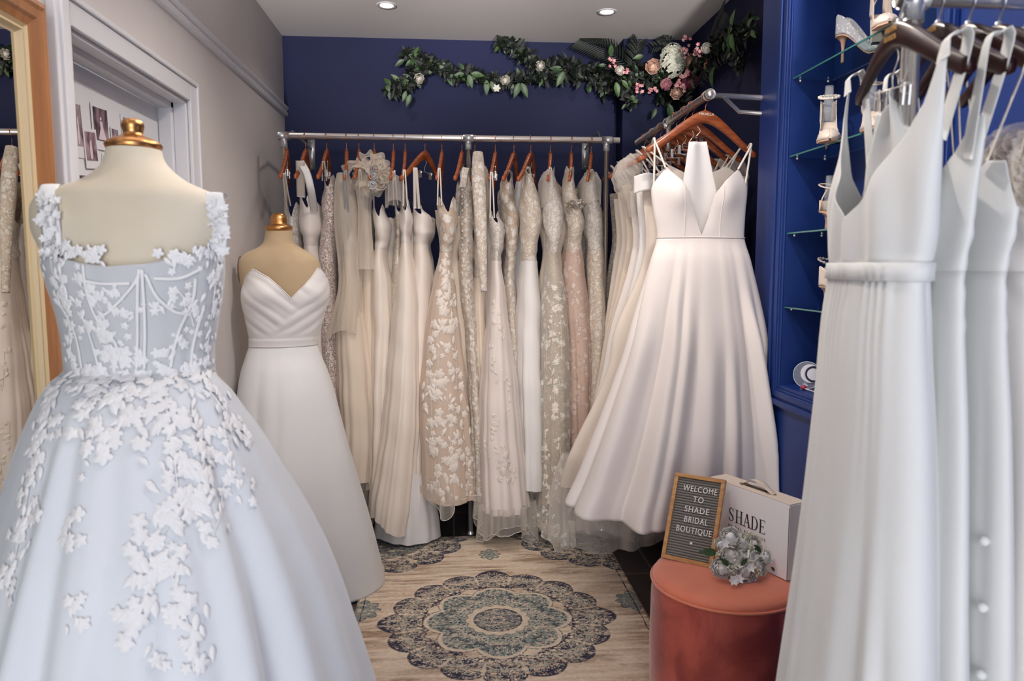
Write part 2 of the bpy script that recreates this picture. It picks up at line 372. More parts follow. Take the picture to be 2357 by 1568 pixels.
# ------------------------------------------------------------------ hangers
def make_hanger(half=.21, drop=.14, neck=.055, m=None, mh=None, rr=.0155, hgt=(.045, .026), thick=.008, text=None, mt=None, clips=False):
    r = thing('clothes_hanger', 'hanger', 'hanger')
    b = MB(); A = []; xs = np.linspace(-1, 1, 41)
    for x in xs:
        t = abs(x); zt = -neck - drop * (ss(t * 1.0) * .35 + t ** 1.25 * .65); h = hgt[0] * (1 - t) + hgt[1] * t; y = .018 * t * t
        if t > .97: h *= .8
        th = thick * (1.25 - .4 * t); ring = []
        for a in np.linspace(0, 2 * np.pi, 12, endpoint=False):
            c, s_ = math.cos(a), math.sin(a); ring.append((x * half, y + th * np.sign(c) * abs(c) ** .6, zt - h / 2 + h / 2 * np.sign(s_) * abs(s_) ** .6))
        A.append(ring)
    A = np.array(A); b.grid(A, wrap=True); b.f.append(tuple(range(12))); b.f.append(tuple(range(40 * 12, 41 * 12))[::-1]); b.mi += [0, 0]
    b.build('shoulder_bar', m, r)
    h = MB(); R = rr + .0035
    pts = arc((0, 0, 0), R, math.radians(200), math.radians(-40), 18) 
    pts += [np.array((R * .35, 0, -R * 1.25)), np.array((0.0, 0, -R * 1.9)), np.array((0, 0, -neck - .012))]
    h.tube(bez(pts, 44), .0017, n=8); h.lathe([(.0015, -neck + .004), (.005, -neck + .002), (.0055, -neck - .003)], n=10); h.build('hook', mh, r)
    if text:
        t = MB()
        for i, (tx, dz, sz) in enumerate(text): text_mesh(t, tx, sz, (0, -thick * 1.25 - .0012, -neck - dz), (1, 0, 0), (0, 0, 1), .0012)
        t.build('lettering', mt, r, smooth=False)
    if clips:
        c = MB(); z0 = -neck - hgt[0] + .004
        c.tube(bez([(0, 0, z0), (.010, 0, z0 - .02), (-.006, 0, z0 - .045), (0, 0, z0 - .065)], 20), .0012, n=6)
        c.tube([(-.07, 0, z0 - .065), (.07, 0, z0 - .065)], .0018, n=8)
        c.build('hanging_wire', M_chrome, r)
        for sx in (-.05, .05):
            k = MB(); k.box((sx - .005, -.006, z0 - .095), (sx + .005, -.003, z0 - .062)); k.box((sx - .005, .003, z0 - .095), (sx + .005, .006, z0 - .062)); k.tube(arc((sx, 0, z0 - .07), .008, 0, 6.28, 12, (0, 1, 0)), .0015, n=6)
            k.build('clip', M_chrome, r, smooth=False)
    return r
# ------------------------------------------------------------------ the room
LW, D, DR, CE, RA, RB, DC, FY = -.92, 4.30, 4.20, 2.64, 1.33, 1.20, 2.86, -3.4
def room():
    M_tile = mat('dark_floor_tile', (50, 44, 44), .28, spec=.5)
    m = M_tile; T = NT(m); b = T.n['Principled BSDF']; tc = T.node('ShaderNodeTexCoord').outputs['Object']
    br = T.node('ShaderNodeTexBrick', {'Vector': tc, 'Color1': lin((76, 67, 65)), 'Color2': lin((84, 74, 72)), 'Mortar': lin((140, 134, 130)), 'Scale': 1.0, 'Mortar Size': .004, 'Brick Width': .45, 'Row Height': .45}, offset=0.0)
    T.l.new(br.outputs[0], b.inputs['Base Color'])
    struct(MB().box((-1.3, FY - .1, -.1), (1.8, D + .3, 0)).build('floor', M_tile, smooth=False))
    struct(MB().box((-1.3, FY - .1, CE), (1.8, D + .3, CE + .1)).build('ceiling', M_ceil, smooth=False))
    # back wall: left plane, shadow gap, right boxed-out plane
    b = MB(); b.box((LW - .2, D, 0), (.937, D + .2, CE)); b.box((.93, D + .06, 0), (.975, D + .2, CE)); b.box((.965, DR, 0), (RA + .2, D + .2, CE))
    struct(b.build('wall_back', M_navy, smooth=False))
    # left wall with a doorway
    d0, d1, dz = PX(153, 90, LW)[1], PX(430, 222, LW)[1], 1.955
    b = MB(); b.box((LW - .2, FY, 0), (LW, d0, CE)); b.box((LW - .2, d1, 0), (LW, D, CE)); b.box((LW - .2, d0, dz), (LW, d1, CE))
    struct(b.build('wall_left', M_white, smooth=False))
    # architrave and stepped jambs
    b = MB()
    for w0, w1, t in ((0, .060, .013), (.060, .075, .020)):
        b.box((LW, d1 + w0, 0), (LW + t, d1 + w1, dz + w1)); b.box((LW, d0 - w1, 0), (LW + t, d0 - w0, dz + w1)); b.box((LW, d0 - w0, dz + w0), (LW + t, d1 + w0, dz + w1))
    b.box((LW - .045, d1 - .012, 0), (LW - .001, d1, dz)); b.box((LW - .09, d1 - .03, 0), (LW - .045, d1, dz))
    b.box((LW - .045, d0, 0), (LW - .001, d0 + .012, dz)); b.box((LW - .09, d0, 0), (LW - .045, d0 + .03, dz))
    b.box((LW - .045, d0, dz - .012), (LW - .001, d1, dz)); b.box((LW - .09, d0, dz - .03), (LW - .045, d1, dz))
    struct(b.build('trim_1', M_gloss, smooth=False, bevel=.003))
    dr = MB(); dr.box((LW - .13, d0 + .03, .005), (LW - .092, d1 - .03, dz - .03)); dr = struct(dr.build('door_1', M_gloss, smooth=False))
    h = MB(); h.tube([(LW - .092, d0 + .10, 1.0), (LW - .05, d0 + .10, 1.0), (LW - .05, d0 + .2, 1.0)], .008); h.build('door_handle', M_chrome, dr)
    # picture rail and wide white pilaster strip beside the mirror
    b = MB(); b.prism([(0, 0), (.016, .004), (.02, .018), (.012, .03), (.024, .042), (.024, .05), (0, .056)], (LW, FY, 2.205), (1, 0, 0), (0, 0, 1), (0, D - FY, 0))
    struct(b.build('trim_2', M_gloss, smooth=False))
    b = MB(); m0 = PX(105, 60, LW)[1]
    for y0, y1, t in ((m0, m0 + .035, .022), (m0 + .035, m0 + .05, .012), (m0 + .05, d0 - .075, .03)): b.box((LW, y0, 0), (LW + t, y1, 2.205))
    struct(b.build('trim_3', M_gloss, smooth=False, bevel=.003))
    # right: dark alcove, then the chimney breast with a shoe niche
    struct(MB().box((RA, DC, 0), (RA + .2, D, CE)).build('wall_right.001', M_navy, smooth=False))
    n0, n1, z0, z1 = 1.80, 2.597, .945, 2.40
    b = MB(); b.box((RB, FY, 0), (1.6, DC, z0)); b.box((RB, FY, z1), (1.6, DC, CE)); b.box((RB, FY, z0), (1.6, n0, z1)); b.box((RB, n1, z0), (1.6, DC, z1)); b.box((1.354, n0, z0), (1.6, n1, z1))
    struct(b.build('wall_right', M_blue, smooth=False))
    b = MB()   # moulded frame round the niche
    def fr(w0, w1, t):
        b.box((RB - t, n1 + w0, z0 - w1), (RB, n1 + w1, z1 + w1)); b.box((RB - t, n0 - w1, z0 - w1), (RB, n0 - w0, z1 + w1))
        b.box((RB - t, n0 - w0, z0 - w1), (RB, n1 + w0, z0 - w0)); b.box((RB - t, n0 - w0, z1 + w0), (RB, n1 + w0, z1 + w1))
    for w0, w1, t in ((0, .012, .006), (.012, .020, .012), (.020, .044, .017), (.044, .052, .012), (.052, .072, .022), (.072, .08, .014)): fr(w0, w1, t)
    struct(b.build('trim_4', M_blue, smooth=False, bevel=.002))
    # shop front behind the camera: wall round a display window
    b = MB(); b.box((LW - .2, FY - .1, 0), (RB + .2, FY, .45)); b.box((LW - .2, FY - .1, 2.55), (RB + .2, FY, CE))
    struct(b.build('wall_front', M_white, smooth=False))
    w = MB()
    for x in (LW, .12, RB - .06): w.box((x, FY - .08, .45), (x + .06, FY - .02, 2.55))
    w.box((LW, FY - .08, .45), (RB, FY - .02, .51)); w.box((LW, FY - .08, 2.49), (RB, FY - .02, 2.55))
    struct(w.build('window_1', M_gloss, smooth=False))
    # shadow-gap base moulds
    struct(MB().box((LW, d1 + .08, 0), (LW + .018, D, .14)).build('baseboard_left', M_gloss, smooth=False))
    struct(MB().box((RB - .016, FY, 0), (RB, DC, .14)).build('baseboard_right', M_blue, smooth=False))
room()

# ceiling lights
for i, (x, y) in enumerate(DOWN):
    if i > 1: continue
    c = PZ((890, 1397)[i], (12, 27)[i], CE)
    t = thing('ceiling_downlight', ('round recessed ceiling spotlight on the left, above the middle of the clothes rail', 'round recessed ceiling spotlight on the right, above the palm fronds of the garland')[i], 'ceiling light', c, 'recessed ceiling spotlights')
    MB().lathe([(.030, .001), (.036, -.003), (.046, -.004), (.050, -.001), (.050, .0)], c, n=36).build('trim_ring', M_gloss, t)
    MB().lathe([(.0005, -.001), (.032, -.0015)], c, n=36).build('glowing_lens', mat('lamp_lens', (255, 250, 240), .4, emit=((255, 240, 220), 7)), t)

for i, (p, d_) in enumerate(UPL):  # invented fittings, modelled only to carry the added ceiling fill
    t = thing('added_uplighter', ('added chrome fill uplighter on the white wall, unseen, out of frame on the left', 'added chrome fill uplighter on the blue wall, unseen, out of frame on the right')[i], 'wall light', (p[0], p[1], p[2]))
    sx = -1 if i == 0 else 1; q = np.array(p) - np.array(d_) / np.linalg.norm(d_) * .05; X = LW if i == 0 else RB
    MB().tube([q - np.array(d_) / np.linalg.norm(d_) * .05, q, q + np.array(d_) / np.linalg.norm(d_) * .02], [.02, .045, .05], n=20, caps=False).build('lamp_cup', M_chrome, t, solid=.002)
    MB().tube([q - (0, .0, .02), (X - sx * .004, p[1] - .05, q[2] - .03)], .007).build('arm', M_chrome, t)
    MB().box((min(X, X - sx * .012), p[1] - .09, q[2] - .07), (max(X, X - sx * .012), p[1] - .01, q[2] + .01)).build('wall_plate', M_chrome, t, smooth=False)

# ------------------------------------------------------------------ rug (pattern woven as vertex colour)
def vnoise(x, y, seed=0):
    xi, yi = np.floor(x).astype(int), np.floor(y).astype(int); fx, fy = x - xi, y - yi; fx = fx * fx * (3 - 2 * fx); fy = fy * fy * (3 - 2 * fy)
    def h(a, b): n = (a * 374761393 + b * 668265263 + seed * 974634777) & 0x7fffffff; n = ((n ^ (n >> 13)) * 1274126177) & 0x7fffffff; return ((n ^ (n >> 16)) & 0xffff) / 65535.0
    return (h(xi, yi) * (1 - fx) + h(xi + 1, yi) * fx) * (1 - fy) + (h(xi, yi + 1) * (1 - fx) + h(xi + 1, yi + 1) * fx) * fy
def fbm(x, y, o=4, seed=0): return sum(vnoise(x * 2 ** k, y * 2 ** k, seed + k) * .5 ** (k + 1) for k in range(o)) / (1 - .5 ** o)
def rug():
    x0, x1, y0, y1 = -.395, .76, 1.25, 3.65; st = .0030
    nx, ny = int((x1 - x0) / st), int((y1 - y0) / st); X, Y = np.meshgrid(np.linspace(x0, x1, nx), np.linspace(y0, y1, ny))
    cx, cy = .168, 2.745; r = np.hypot(X - cx, Y - cy); th = np.arctan2(Y - cy, X - cx)
    CR, TN, BR_, NV, TL, DKL = [np.array(lin(c)[:3]) for c in ((236, 218, 194), (216, 190, 162), (150, 116, 94), (40, 42, 70), (146, 164, 156), (58, 54, 70))]; TL = TL * .95; CR = CR * 1.06; TN = TN * 1.08
    st_ = fbm(X * 5, Y * 60, 4, 3); pt = fbm(X * 6, Y * 9, 4, 9); gr = fbm(X * 90, Y * 160, 2, 5)
    C = CR[None, None] * np.ones(X.shape + (1,)); mx = lambda C, c, m: C * (1 - m[..., None]) + c * m[..., None]
    C = mx(C, TN, np.clip((st_ - .38) * 2.6, 0, 1)); edge = np.minimum(np.minimum(X - x0, x1 - X), np.minimum(Y - y0, y1 - Y))
    C = mx(C, BR_, np.clip((pt - .5) * 3.2, 0, .7) * np.clip((st_ - .3) * 3, 0, 1)); C = mx(C, BR_, np.clip(1 - edge / .16, 0, 1) * np.clip((st_ - .32) * 2.4, 0, .75))
    def motif(rr, tt, k, seed, fr=1.0):   # mirrored scrolls inside k-fold sectors
        a = np.abs(((tt * k / (2 * np.pi) + .5) % 1.0) - .5) * 2; u = a * rr * 2 * np.pi / k; n1 = vnoise(u * 46 * fr + 7, rr * 52 * fr, seed); n2 = vnoise(u * 95 * fr, rr * 100 * fr, seed + 5)
        line = np.abs(((n1 * .75 + n2 * .25) * 3.6) % 1.0 - .5) * 2; return line, n1, n2
    def medal(C, r, th, R, inner=True, seed=1):
        k = 16; w = np.abs(np.cos(k * th / 2)); big = np.abs(np.cos(4 * th / 2)) ** 14
        Ro = R * (.86 + .10 * w ** .7 + .06 * big); line, n1, n2 = motif(r, th, 16, seed)
        inside = r < Ro; C2 = C.copy()
        fill = np.where(line < .34, 1.0, 0.0); c = mx(C2, TL, .55 * (n1 > .55)); c = mx(c, NV, .95 * fill)
        dk = ((n2 > .60) & (n1 < .55)).astype(float); c = mx(c, NV, dk * .9); sc_ = np.abs(np.sin(r * 95 + 3 * np.cos(th * k))); rim = (r > Ro - .030) & (n2 > .40); c = mx(c, NV, rim.astype(float) * .9)
        m = inside.astype(float) * (r > R * .58 + .03 * w).astype(float); C = mx(C, c, m) if False else C * (1 - m[..., None]) + c * m[..., None]
        ol = (np.abs(r - Ro) < .0055).astype(float); C = mx(C, NV, ol * .92)
        lobe = (np.abs(((th * k / (2 * np.pi)) % 1.0) - .5) * r < .0042 * 2) & (r > R * .70) & inside; C = mx(C, CR, lobe.astype(float) * .8)
        if inner:
            w8 = np.abs(np.cos(8 * th / 2)); Ri = R * (.50 + .12 * w8 ** .8); l2, m1, m2 = motif(r, th, 8, seed + 20, 1.15)
            c = C * 0 + TL * .95; four = np.abs(np.cos(2 * th)) ** 6; c = mx(c, CR, ((l2 < .30) | (np.abs(r - R * (.36 + .10 * four)) < .006)).astype(float) * .75); c = mx(c, DKL, ((m2 > .60) & (l2 > .3)).astype(float) * .85); c = mx(c, NV, ((m1 > .68) & (r > R * .40)).astype(float) * .8)
            m = (r < Ri).astype(float); C = C * (1 - m[..., None]) + c * m[..., None]
            C = mx(C, CR, ((np.abs(r - Ri) < .008)).astype(float) * .85); C = mx(C, DKL, ((np.abs(r - Ri - .012) < .003) & (m1 > .3)).astype(float) * .8)
            q = .115 + .012 * np.abs(np.cos(8 * th)); C = mx(C, CR, ((r < q)).astype(float) * .9); C = mx(C, DKL, (np.abs(r - q) < .0025).astype(float) * .6)
            l3, a1, a2 = motif(r, th, 12, seed + 40, 1.3); m = (r < .092).astype(float); c = C * 0 + NV * 1.1; c = mx(c, CR * .9, (l3 < .33).astype(float) * .8); c = mx(c, TL, ((a2 > .6)).astype(float) * .6)
            C = C * (1 - m[..., None]) + c * m[..., None]; C = mx(C, DKL, (np.abs(r - .092) < .003).astype(float))
        return C
    C = medal(C, r, th, .452, True, 3)
    for (ax, ay) in ((x0, y1), (x1, y1), (x0, y0), (x1, y0)):
        rr, tt = np.hypot(X - ax, (Y - ay) * 1.0), np.arctan2(Y - ay, X - ax); C0 = C.copy(); Cm = medal(C, rr, tt, .47, False, 11); l, a, b = motif(rr, tt, 16, 31)
        inn = (rr < .47 * .6).astype(float); c = mx(C * 0 + TL * .8, NV, (l < .45).astype(float)); c = mx(c, BR_, (b > .6).astype(float) * .6); C = Cm * (1 - inn[..., None]) + c * inn[..., None]
    for (ax, ay, s_) in ((cx, 3.40, .05), (x1 - .03, cy + .12, .07), (x0 + .03, cy + .12, .07), (cx, 2.1, .05), (x1 - .02, 2.2, .09)):
        rr, tt = np.hypot((X - ax), (Y - ay) * .8), np.arctan2(Y - ay, X - ax); Ro = s_ * (.7 + .3 * np.abs(np.cos(4 * tt))); l, a, b = motif(rr, tt, 8, 61, 1.6)
        m = (rr < Ro).astype(float); c = mx(C, NV, (l < .5).astype(float) * .9); c = mx(c, TL, (a > .6).astype(float) * .7); C = C * (1 - m[..., None]) + c * m[..., None]
        C = mx(C, NV, (np.abs(rr - Ro) < .003).astype(float) * .7)
    wob = .004 * (vnoise(X * 30, Y * 30, 77) - .5)
    C = mx(C, DKL, (np.abs(edge - .028 + wob) < .0022).astype(float)); C = mx(C, BR_ * .8, (edge < .008).astype(float) * .8)
    worn = np.clip((fbm(X * 14, Y * 70, 4, 15) - .52) * 5, 0, .75); C = mx(C, CR * .93, .8 * worn * (gr > .45)); C *= (.86 + .28 * gr)[..., None]
    V = np.stack([X, Y, .010 + .0012 * (gr - .5)], -1).reshape(-1, 3); i = np.arange(ny - 1)[:, None] * nx + np.arange(nx - 1)[None]
    F = np.stack([i, i + 1, i + nx + 1, i + nx], -1).reshape(-1, 4)
    me = bpy.data.meshes.new('rug'); me.vertices.add(len(V)); me.vertices.foreach_set('co', V.ravel()); me.loops.add(F.size); me.loops.foreach_set('vertex_index', F.ravel())
    me.polygons.add(len(F)); me.polygons.foreach_set('loop_start', np.arange(0, F.size, 4)); me.polygons.foreach_set('loop_total', np.full(len(F), 4)); me.update(calc_edges=True)
    at = me.color_attributes.new('weave', 'FLOAT_COLOR', 'POINT'); at.data.foreach_set('color', np.concatenate([C.reshape(-1, 3), np.ones((len(V), 1))], 1).ravel())
    m = mat('woven_rug', (200, 180, 150), .9, sheen=.2, spec=.2); T = NT(m); a = T.node('ShaderNodeAttribute', attribute_name='weave'); T.l.new(a.outputs[0], T.n['Principled BSDF'].inputs['Base Color'])
    tc = T.node('ShaderNodeTexCoord').outputs['Object']; n = T.node('ShaderNodeTexNoise', {'Vector': tc, 'Scale': 500.0}); bp = T.node('ShaderNodeBump', {'Height': n.outputs[0], 'Strength': .4, 'Distance': .002}); T.l.new(bp.outputs[0], T.n['Principled BSDF'].inputs['Normal'])
    t = thing('rug', 'vintage cream rug with a navy and teal round floral medallion on the dark tiles', 'rug', ((x0 + x1) / 2, (y0 + y1) / 2, 0))
    me.materials.append(m); o = bpy.data.objects.new('woven_pile', me); COL.objects.link(o); o.parent = t; o.location = -t.location
    MB().box((x0 - .001, y0 - .001, .0005), (x1 + .001, y1 + .001, .0085)).build('backing', mat('rug_backing', (118, 92, 72), .9), t, smooth=False)
rug()

# ------------------------------------------------------------------ gilt mirror on the left wall
def mirror():
    y1, y0, z1, z0 = PX(104, 60, LW + .03)[1], .62, 1.95, .02; X = LW + .004
    t = thing('wall_mirror', 'tall full-length mirror in a gilded wooden frame leaning on the left wall', 'mirror', (X, (y0 + y1) / 2, 0))
    prof = [(0, .0), (0, .030), (.012, .034), (.020, .030), (.026, .030), (.038, .030), (.044, .024), (.060, .020), (.066, .013), (.072, .016), (.076, .008), (.084, .004)]
    b = MB(); g = MB()
    cs = [(y0, z0, 1, 1), (y1, z0, -1, 1), (y1, z1, -1, -1), (y0, z1, 1, -1)]
    A = np.array([[(X + h, cy + sy * w, cz + sz * w) for w, h in prof[:8]] for cy, cz, sy, sz in cs]); b.grid(np.transpose(A, (0, 1, 2)), wrap_v=True)
    A = np.array([[(X + h, cy + sy * w, cz + sz * w) for w, h in prof[7:]] for cy, cz, sy, sz in cs]); g.grid(A, wrap_v=True)
    b.build('frame', M_frame, t, smooth=False); g.build('inner_moulding', M_frame2, t, smooth=False)
    MB().box((X, y0 + .08, z0 + .08), (X + .004, y1 - .08, z1 - .08)).build('mirror_glass', M_mirror, t, smooth=False)
mirror()

# photographs pinned to the door
def photos():
    XP = LW - .092
    def pm(nm, a, b_, s_): return mat(nm, a, .3, coat=.4, var=(b_, s_, (1, 1, .6)))
    spec = [((163, 224), (193, 366), 4, (58, 34, 40), (190, 170, 176), 'dark framed doorway picture, furthest left on the door', 20),
            ((206, 232), (252, 352), 3, (150, 124, 134), (60, 44, 50), 'bride in a long white dress beside greenery', 26),
            ((188, 291), (224, 392), 6, (48, 28, 36), (170, 140, 150), 'dark couple picture, lower middle of the group', 30),
            ((276, 257), (332, 352), 5, (196, 184, 190), (104, 84, 92), 'pale picture behind the gold neck cap', 22),
            ((252, 290), (273, 350), 2, (66, 46, 52), (180, 160, 166), 'small picture half hidden by the gold cap', 30),
            ((172, 393), (214, 480), 5, (120, 96, 104), (70, 48, 56), 'lowest picture, just above the cream shoulder', 40),
            ((232, 355), (262, 420), -4, (170, 150, 160), (80, 60, 70), 'picture behind the neck of the larger dress form', 36)]
    for i, (a, b_, tilt, c1, c2, lab, s_) in enumerate(spec):
        p, q = PX(a[0], a[1], XP), PX(b_[0], b_[1], XP); c = (p + q) / 2; w, h = abs(q[1] - p[1]), abs(p[2] - q[2]); tl = math.radians(tilt)
        ey = np.array([0, math.cos(tl), math.sin(tl)]); ez = np.array([0, -math.sin(tl), math.cos(tl)]); o = c - ey * w / 2 - ez * h / 2; c0 = c + np.array([.0015 * i % .003 + .001, 0, 0])
        t = thing('instant_photo', 'white bordered instant photo on the door, ' + lab, 'photo', c, 'instant photos pinned to the door')
        MB().obox(o + (.001 + .0012 * (i % 3), 0, 0), ey * w, ez * h, (.0012, 0, 0)).build('white_border', M_gloss, t, smooth=False)
        o2 = o + ey * w * .09 + ez * h * .2 + np.array([.0024 + .0012 * (i % 3), 0, 0]); iw, ih = w * .82, h * .72
        b = MB(); b.obox(o2, ey * iw, ez * ih, (.0004, 0, 0)); b.build('picture', pm('photo_print_%d' % i, c1, c2, s_), t, smooth=False)
        # figure in the picture
        f = MB(); k = np.array([.0006, 0, 0]); F = lambda u, v: o2 + k + ey * iw * u + ez * ih * v
        dress = [(.42, .60), (.58, .60), (.62, .40), (.84, .04), (.26, .04), (.44, .40)] if i % 2 else [(.36, .66), (.52, .66), (.56, .3), (.5, .05), (.34, .05), (.32, .3)]
        f.add([F(u, v) + k for u, v in dress], [tuple(range(len(dress)))]); f.add([F(.49 + .06 * math.cos(a_), .68 + .05 * math.sin(a_)) + k for a_ in np.linspace(0, 5.8, 10)], [tuple(range(10))])
        f.build('figure', mat('photo_highlight', (206, 190, 198), .4), t, smooth=False)
photos()

# ------------------------------------------------------------------ shoe niche
SH = [2.039, 1.770, 1.499, 1.233]; SN = ['top', 'second', 'third', 'lowest']
M_sg = mat('shelf_glass', (225, 245, 240), .02, trans=1.0, ior=1.2); M_edge = mat('green_glass_edge', (70, 140, 136), .15, trans=.3, coat=.5)
for k, z in enumerate(SH):
    t = thing('glass_shelf', 'clear glass shelf with green edge, the %s one in the blue niche' % SN[k], 'shelf', (1.28, 2.2, z), 'glass shelves in the blue niche')
    MB().box((1.206, 1.802, z - .006), (1.352, 2.594, z)).build('glass_pane', M_sg, t, smooth=False)
    b = MB(); b.box((1.2035, 1.802, z - .0055), (1.206, 2.594, z - .0005)); b.build('polished_edge', M_edge, t, smooth=False)
    for y in (2.588, 1.81):
        for x in (1.228, 1.33): MB().ball((x, y, z - .011), .0055).build('shelf_peg', M_chrome, t)
def shoe(label, px, z, X, rz, kind='pump', hh=.075, mu=None, L=.205, group='bridal shoes on display in the blue niche', up=1.0, insert=True, block=False, strap=None):
    c = PX(px[0], px[1], X); t = thing('bridal_shoe', label, 'shoe', (0, 0, 0), group)
    m_in = mat('blush_lining', (206, 180, 156), .6); m_s = mat('blush_sole', (198, 160, 136), .45)
    T_ = np.linspace(0, 1, 26); y = T_ * L
    sz = lambda q: hh * (1 - ss((q - .12) / .58)) + .004; hw = lambda q: np.interp(q, [0, .06, .3, .5, .72, .88, .96, 1], [.010, .024, .022, .027, .036, .027, .013, .003])
    S = np.array([[(-hw(q), q * L, sz(q)), (hw(q), q * L, sz(q)), (hw(q), q * L, sz(q) - .006), (-hw(q), q * L, sz(q) - .006)] for q in T_]); s_ = MB(); s_.grid(S, wrap=True); s_.build('sole', m_s, t, angle=40)
    ht = MB()
    if block: ht.add([(sx * w, yy, zz) for zz, w, ya, yb in ((0, .018, .002, .036), (hh - .002, .021, 0, .048)) for sx, yy in ((-1, ya), (1, ya), (1, yb), (-1, yb))], [(0, 3, 2, 1), (4, 5, 6, 7), (0, 1, 5, 4), (1, 2, 6, 5), (2, 3, 7, 6), (3, 0, 4, 7)])
    else: ht.lathe([(.0001, 0), (.0045, 0), (.0045, .006), (.0038, hh * .5), (.007, hh * .8), (.017, hh - .002), (.0001, hh - .001)], (0, .022, 0), n=14, sy=1.25)
    ht.build('heel', mu if block else m_s, t, smooth=not block)
    if kind == 'pump' or kind == 'dorsay':
        Hh = lambda q: np.interp(q, [0, .08, .25, .45, .62, .75, .9, 1], ([.058, .062, .045, .028, .030, .036, .022, .008] if kind == 'pump' else [.062, .066, .05, .018, .028, .038, .024, .008])) * up
        op = lambda q: np.interp(q, [0, .56, .66, 1], [1, .9, .0, 0]); A = []
        for q in T_:
            w, h, o, z_ = hw(q) + .002, Hh(q), op(q), sz(q); ring = []
            for a in np.linspace(0, 1, 9): ring.append((-w * (o + (1 - o) * ss(a)) * 1.0 if a < 1 else -w, q * L, z_ + h * (1 - a * a if o < .5 else 1 - a)))
            ring = [(-w * (o * (1 - a) + a) if o > .5 else -w * (o + (1 - o) * a), q * L, z_ + h * math.sqrt(max(0, 1 - a ** 2)) if o <= .5 else z_ + h * (1 - a)) for a in np.linspace(0, 1, 8)]
            A.append(ring + [(-x_, y_, zz_) for x_, y_, zz_ in ring[::-1]])
        b = MB(); b.grid(np.array(A)); b.build('upper', mu, t, solid=.0018)
    else:
        b = MB()
        for yy, h0 in ((.70, .034), (.84, .024)): 
            w = float(hw(yy)) + .002; b.tube([(w * math.cos(a), yy * L + .012 * math.sin(a * 2) * (1 if yy < .8 else -.4), float(sz(yy)) + h0 * math.sin(a)) for a in np.linspace(0, math.pi, 16)], 1, n=6, flat=(.006, .001), side=(0, 1, 0))
        for sx in (-1, 1): b.tube(bez([(sx * .022, .012, hh), (sx * .026, .03, hh + .04), (sx * .022, .055, hh + .075)], 12), 1, n=6, flat=(.004, .001), side=(0, 1, .3))
        b.build('straps', mu, t)
        c_ = MB(); c_.grid(np.array([[(.026 * math.cos(a), .02 - .02 * math.sin(a), hh + z_) for a in np.linspace(0, math.pi, 12)] for z_ in (0, .02, .04)])); c_.build('heel_counter', mu, t, solid=.0015)
    if strap:
        b = MB(); zc = hh + (.085 if strap != 'cross' else .1)
        ring = [(.031 * math.cos(a), .03 + .036 * math.sin(a), zc - .012 * math.sin(a)) for a in np.linspace(0, 2 * np.pi, 30, endpoint=False)]
        if strap == 'pearl' or strap == 'jewel':
            for i, p_ in enumerate(ring): b.ball(p_, .0048 if i % 2 else .0036, 8, 6)
            b.build('pearl_strap' if strap == 'pearl' else 'crystal_strap', mat('pearls', (236, 226, 214), .2, coat=.6) if strap == 'pearl' else mat('crystals', (214, 206, 200), .12, .7), t)
        else:
            b.tube(ring, .0026, n=6, closed=True)
            if strap == 'cross':
                for sx in (-1, 1): b.tube(bez([(-sx * .026, .01, zc), (0, .078, zc - .035), (sx * .028, .12, hh * .45 + .045)], 16), 1, n=6, flat=(.004, .001), side=(0, 1, 1))
            b.build('ankle_strap', mu, t)
    if insert:
        b = MB(); A = [[(.016 * k_ * math.cos(a), .032 + .012 * math.sin(a), z_) for a in np.linspace(0, 2 * np.pi, 12, endpoint=False)] for z_, k_ in ((hh + .006, 1.2), (hh + .05, 1), (hh + .12, .75))]
        b.grid(np.array(A), wrap=True); b.build('clear_display_insert', M_glass, t, solid=.0012)
    t.location = (X, c[1], z + .001); t.rotation_euler = (0, 0, math.radians(rz)); return t
M_satinshoe = mat('ivory_satin_shoe', (214, 200, 188), .35, sheen=.4); M_glit = fabric('silver_glitter', (186, 190, 198), .35, glit=.3); M_sand = mat('champagne_strap', (222, 204, 182), .4)
shoe('sparkling silver court shoe with blush sole and slim heel on the top shelf', (1925, 140), SH[0], 1.262, 208, 'pump', .08, M_glit, insert=False)
shoe('ivory block-heeled shoe with crossed ankle straps on the top shelf', (2018, 100), SH[0], 1.27, 158, 'dorsay', .07, M_satinshoe, block=True, strap='cross', insert=False)
shoe('ivory court shoe with pearl ankle strap and clear insert on the second shelf', (1903, 330), SH[1], 1.262, 155, 'dorsay', .08, M_satinshoe, strap='pearl', up=1.1)
shoe('ivory shoe with clear insert half hidden behind the gown on the second shelf', (2000, 290), SH[1], 1.29, 155, 'dorsay', .075, M_satinshoe, strap='plain')
shoe('champagne strappy open sandal with clear insert on the third shelf', (1893, 530), SH[2], 1.262, 185, 'sandal', .06, M_sand, strap='plain')
shoe('blush shoe with crystal ankle strap on the lowest glass shelf', (1888, 700), SH[3], 1.27, 200, 'dorsay', .075, M_satinshoe, strap='jewel', insert=False)
shoe('jewelled open sandal with clear insert beside the round award on the niche floor', (1905, 900), .946, 1.27, 165, 'sandal', .07, M_sand, strap='jewel')
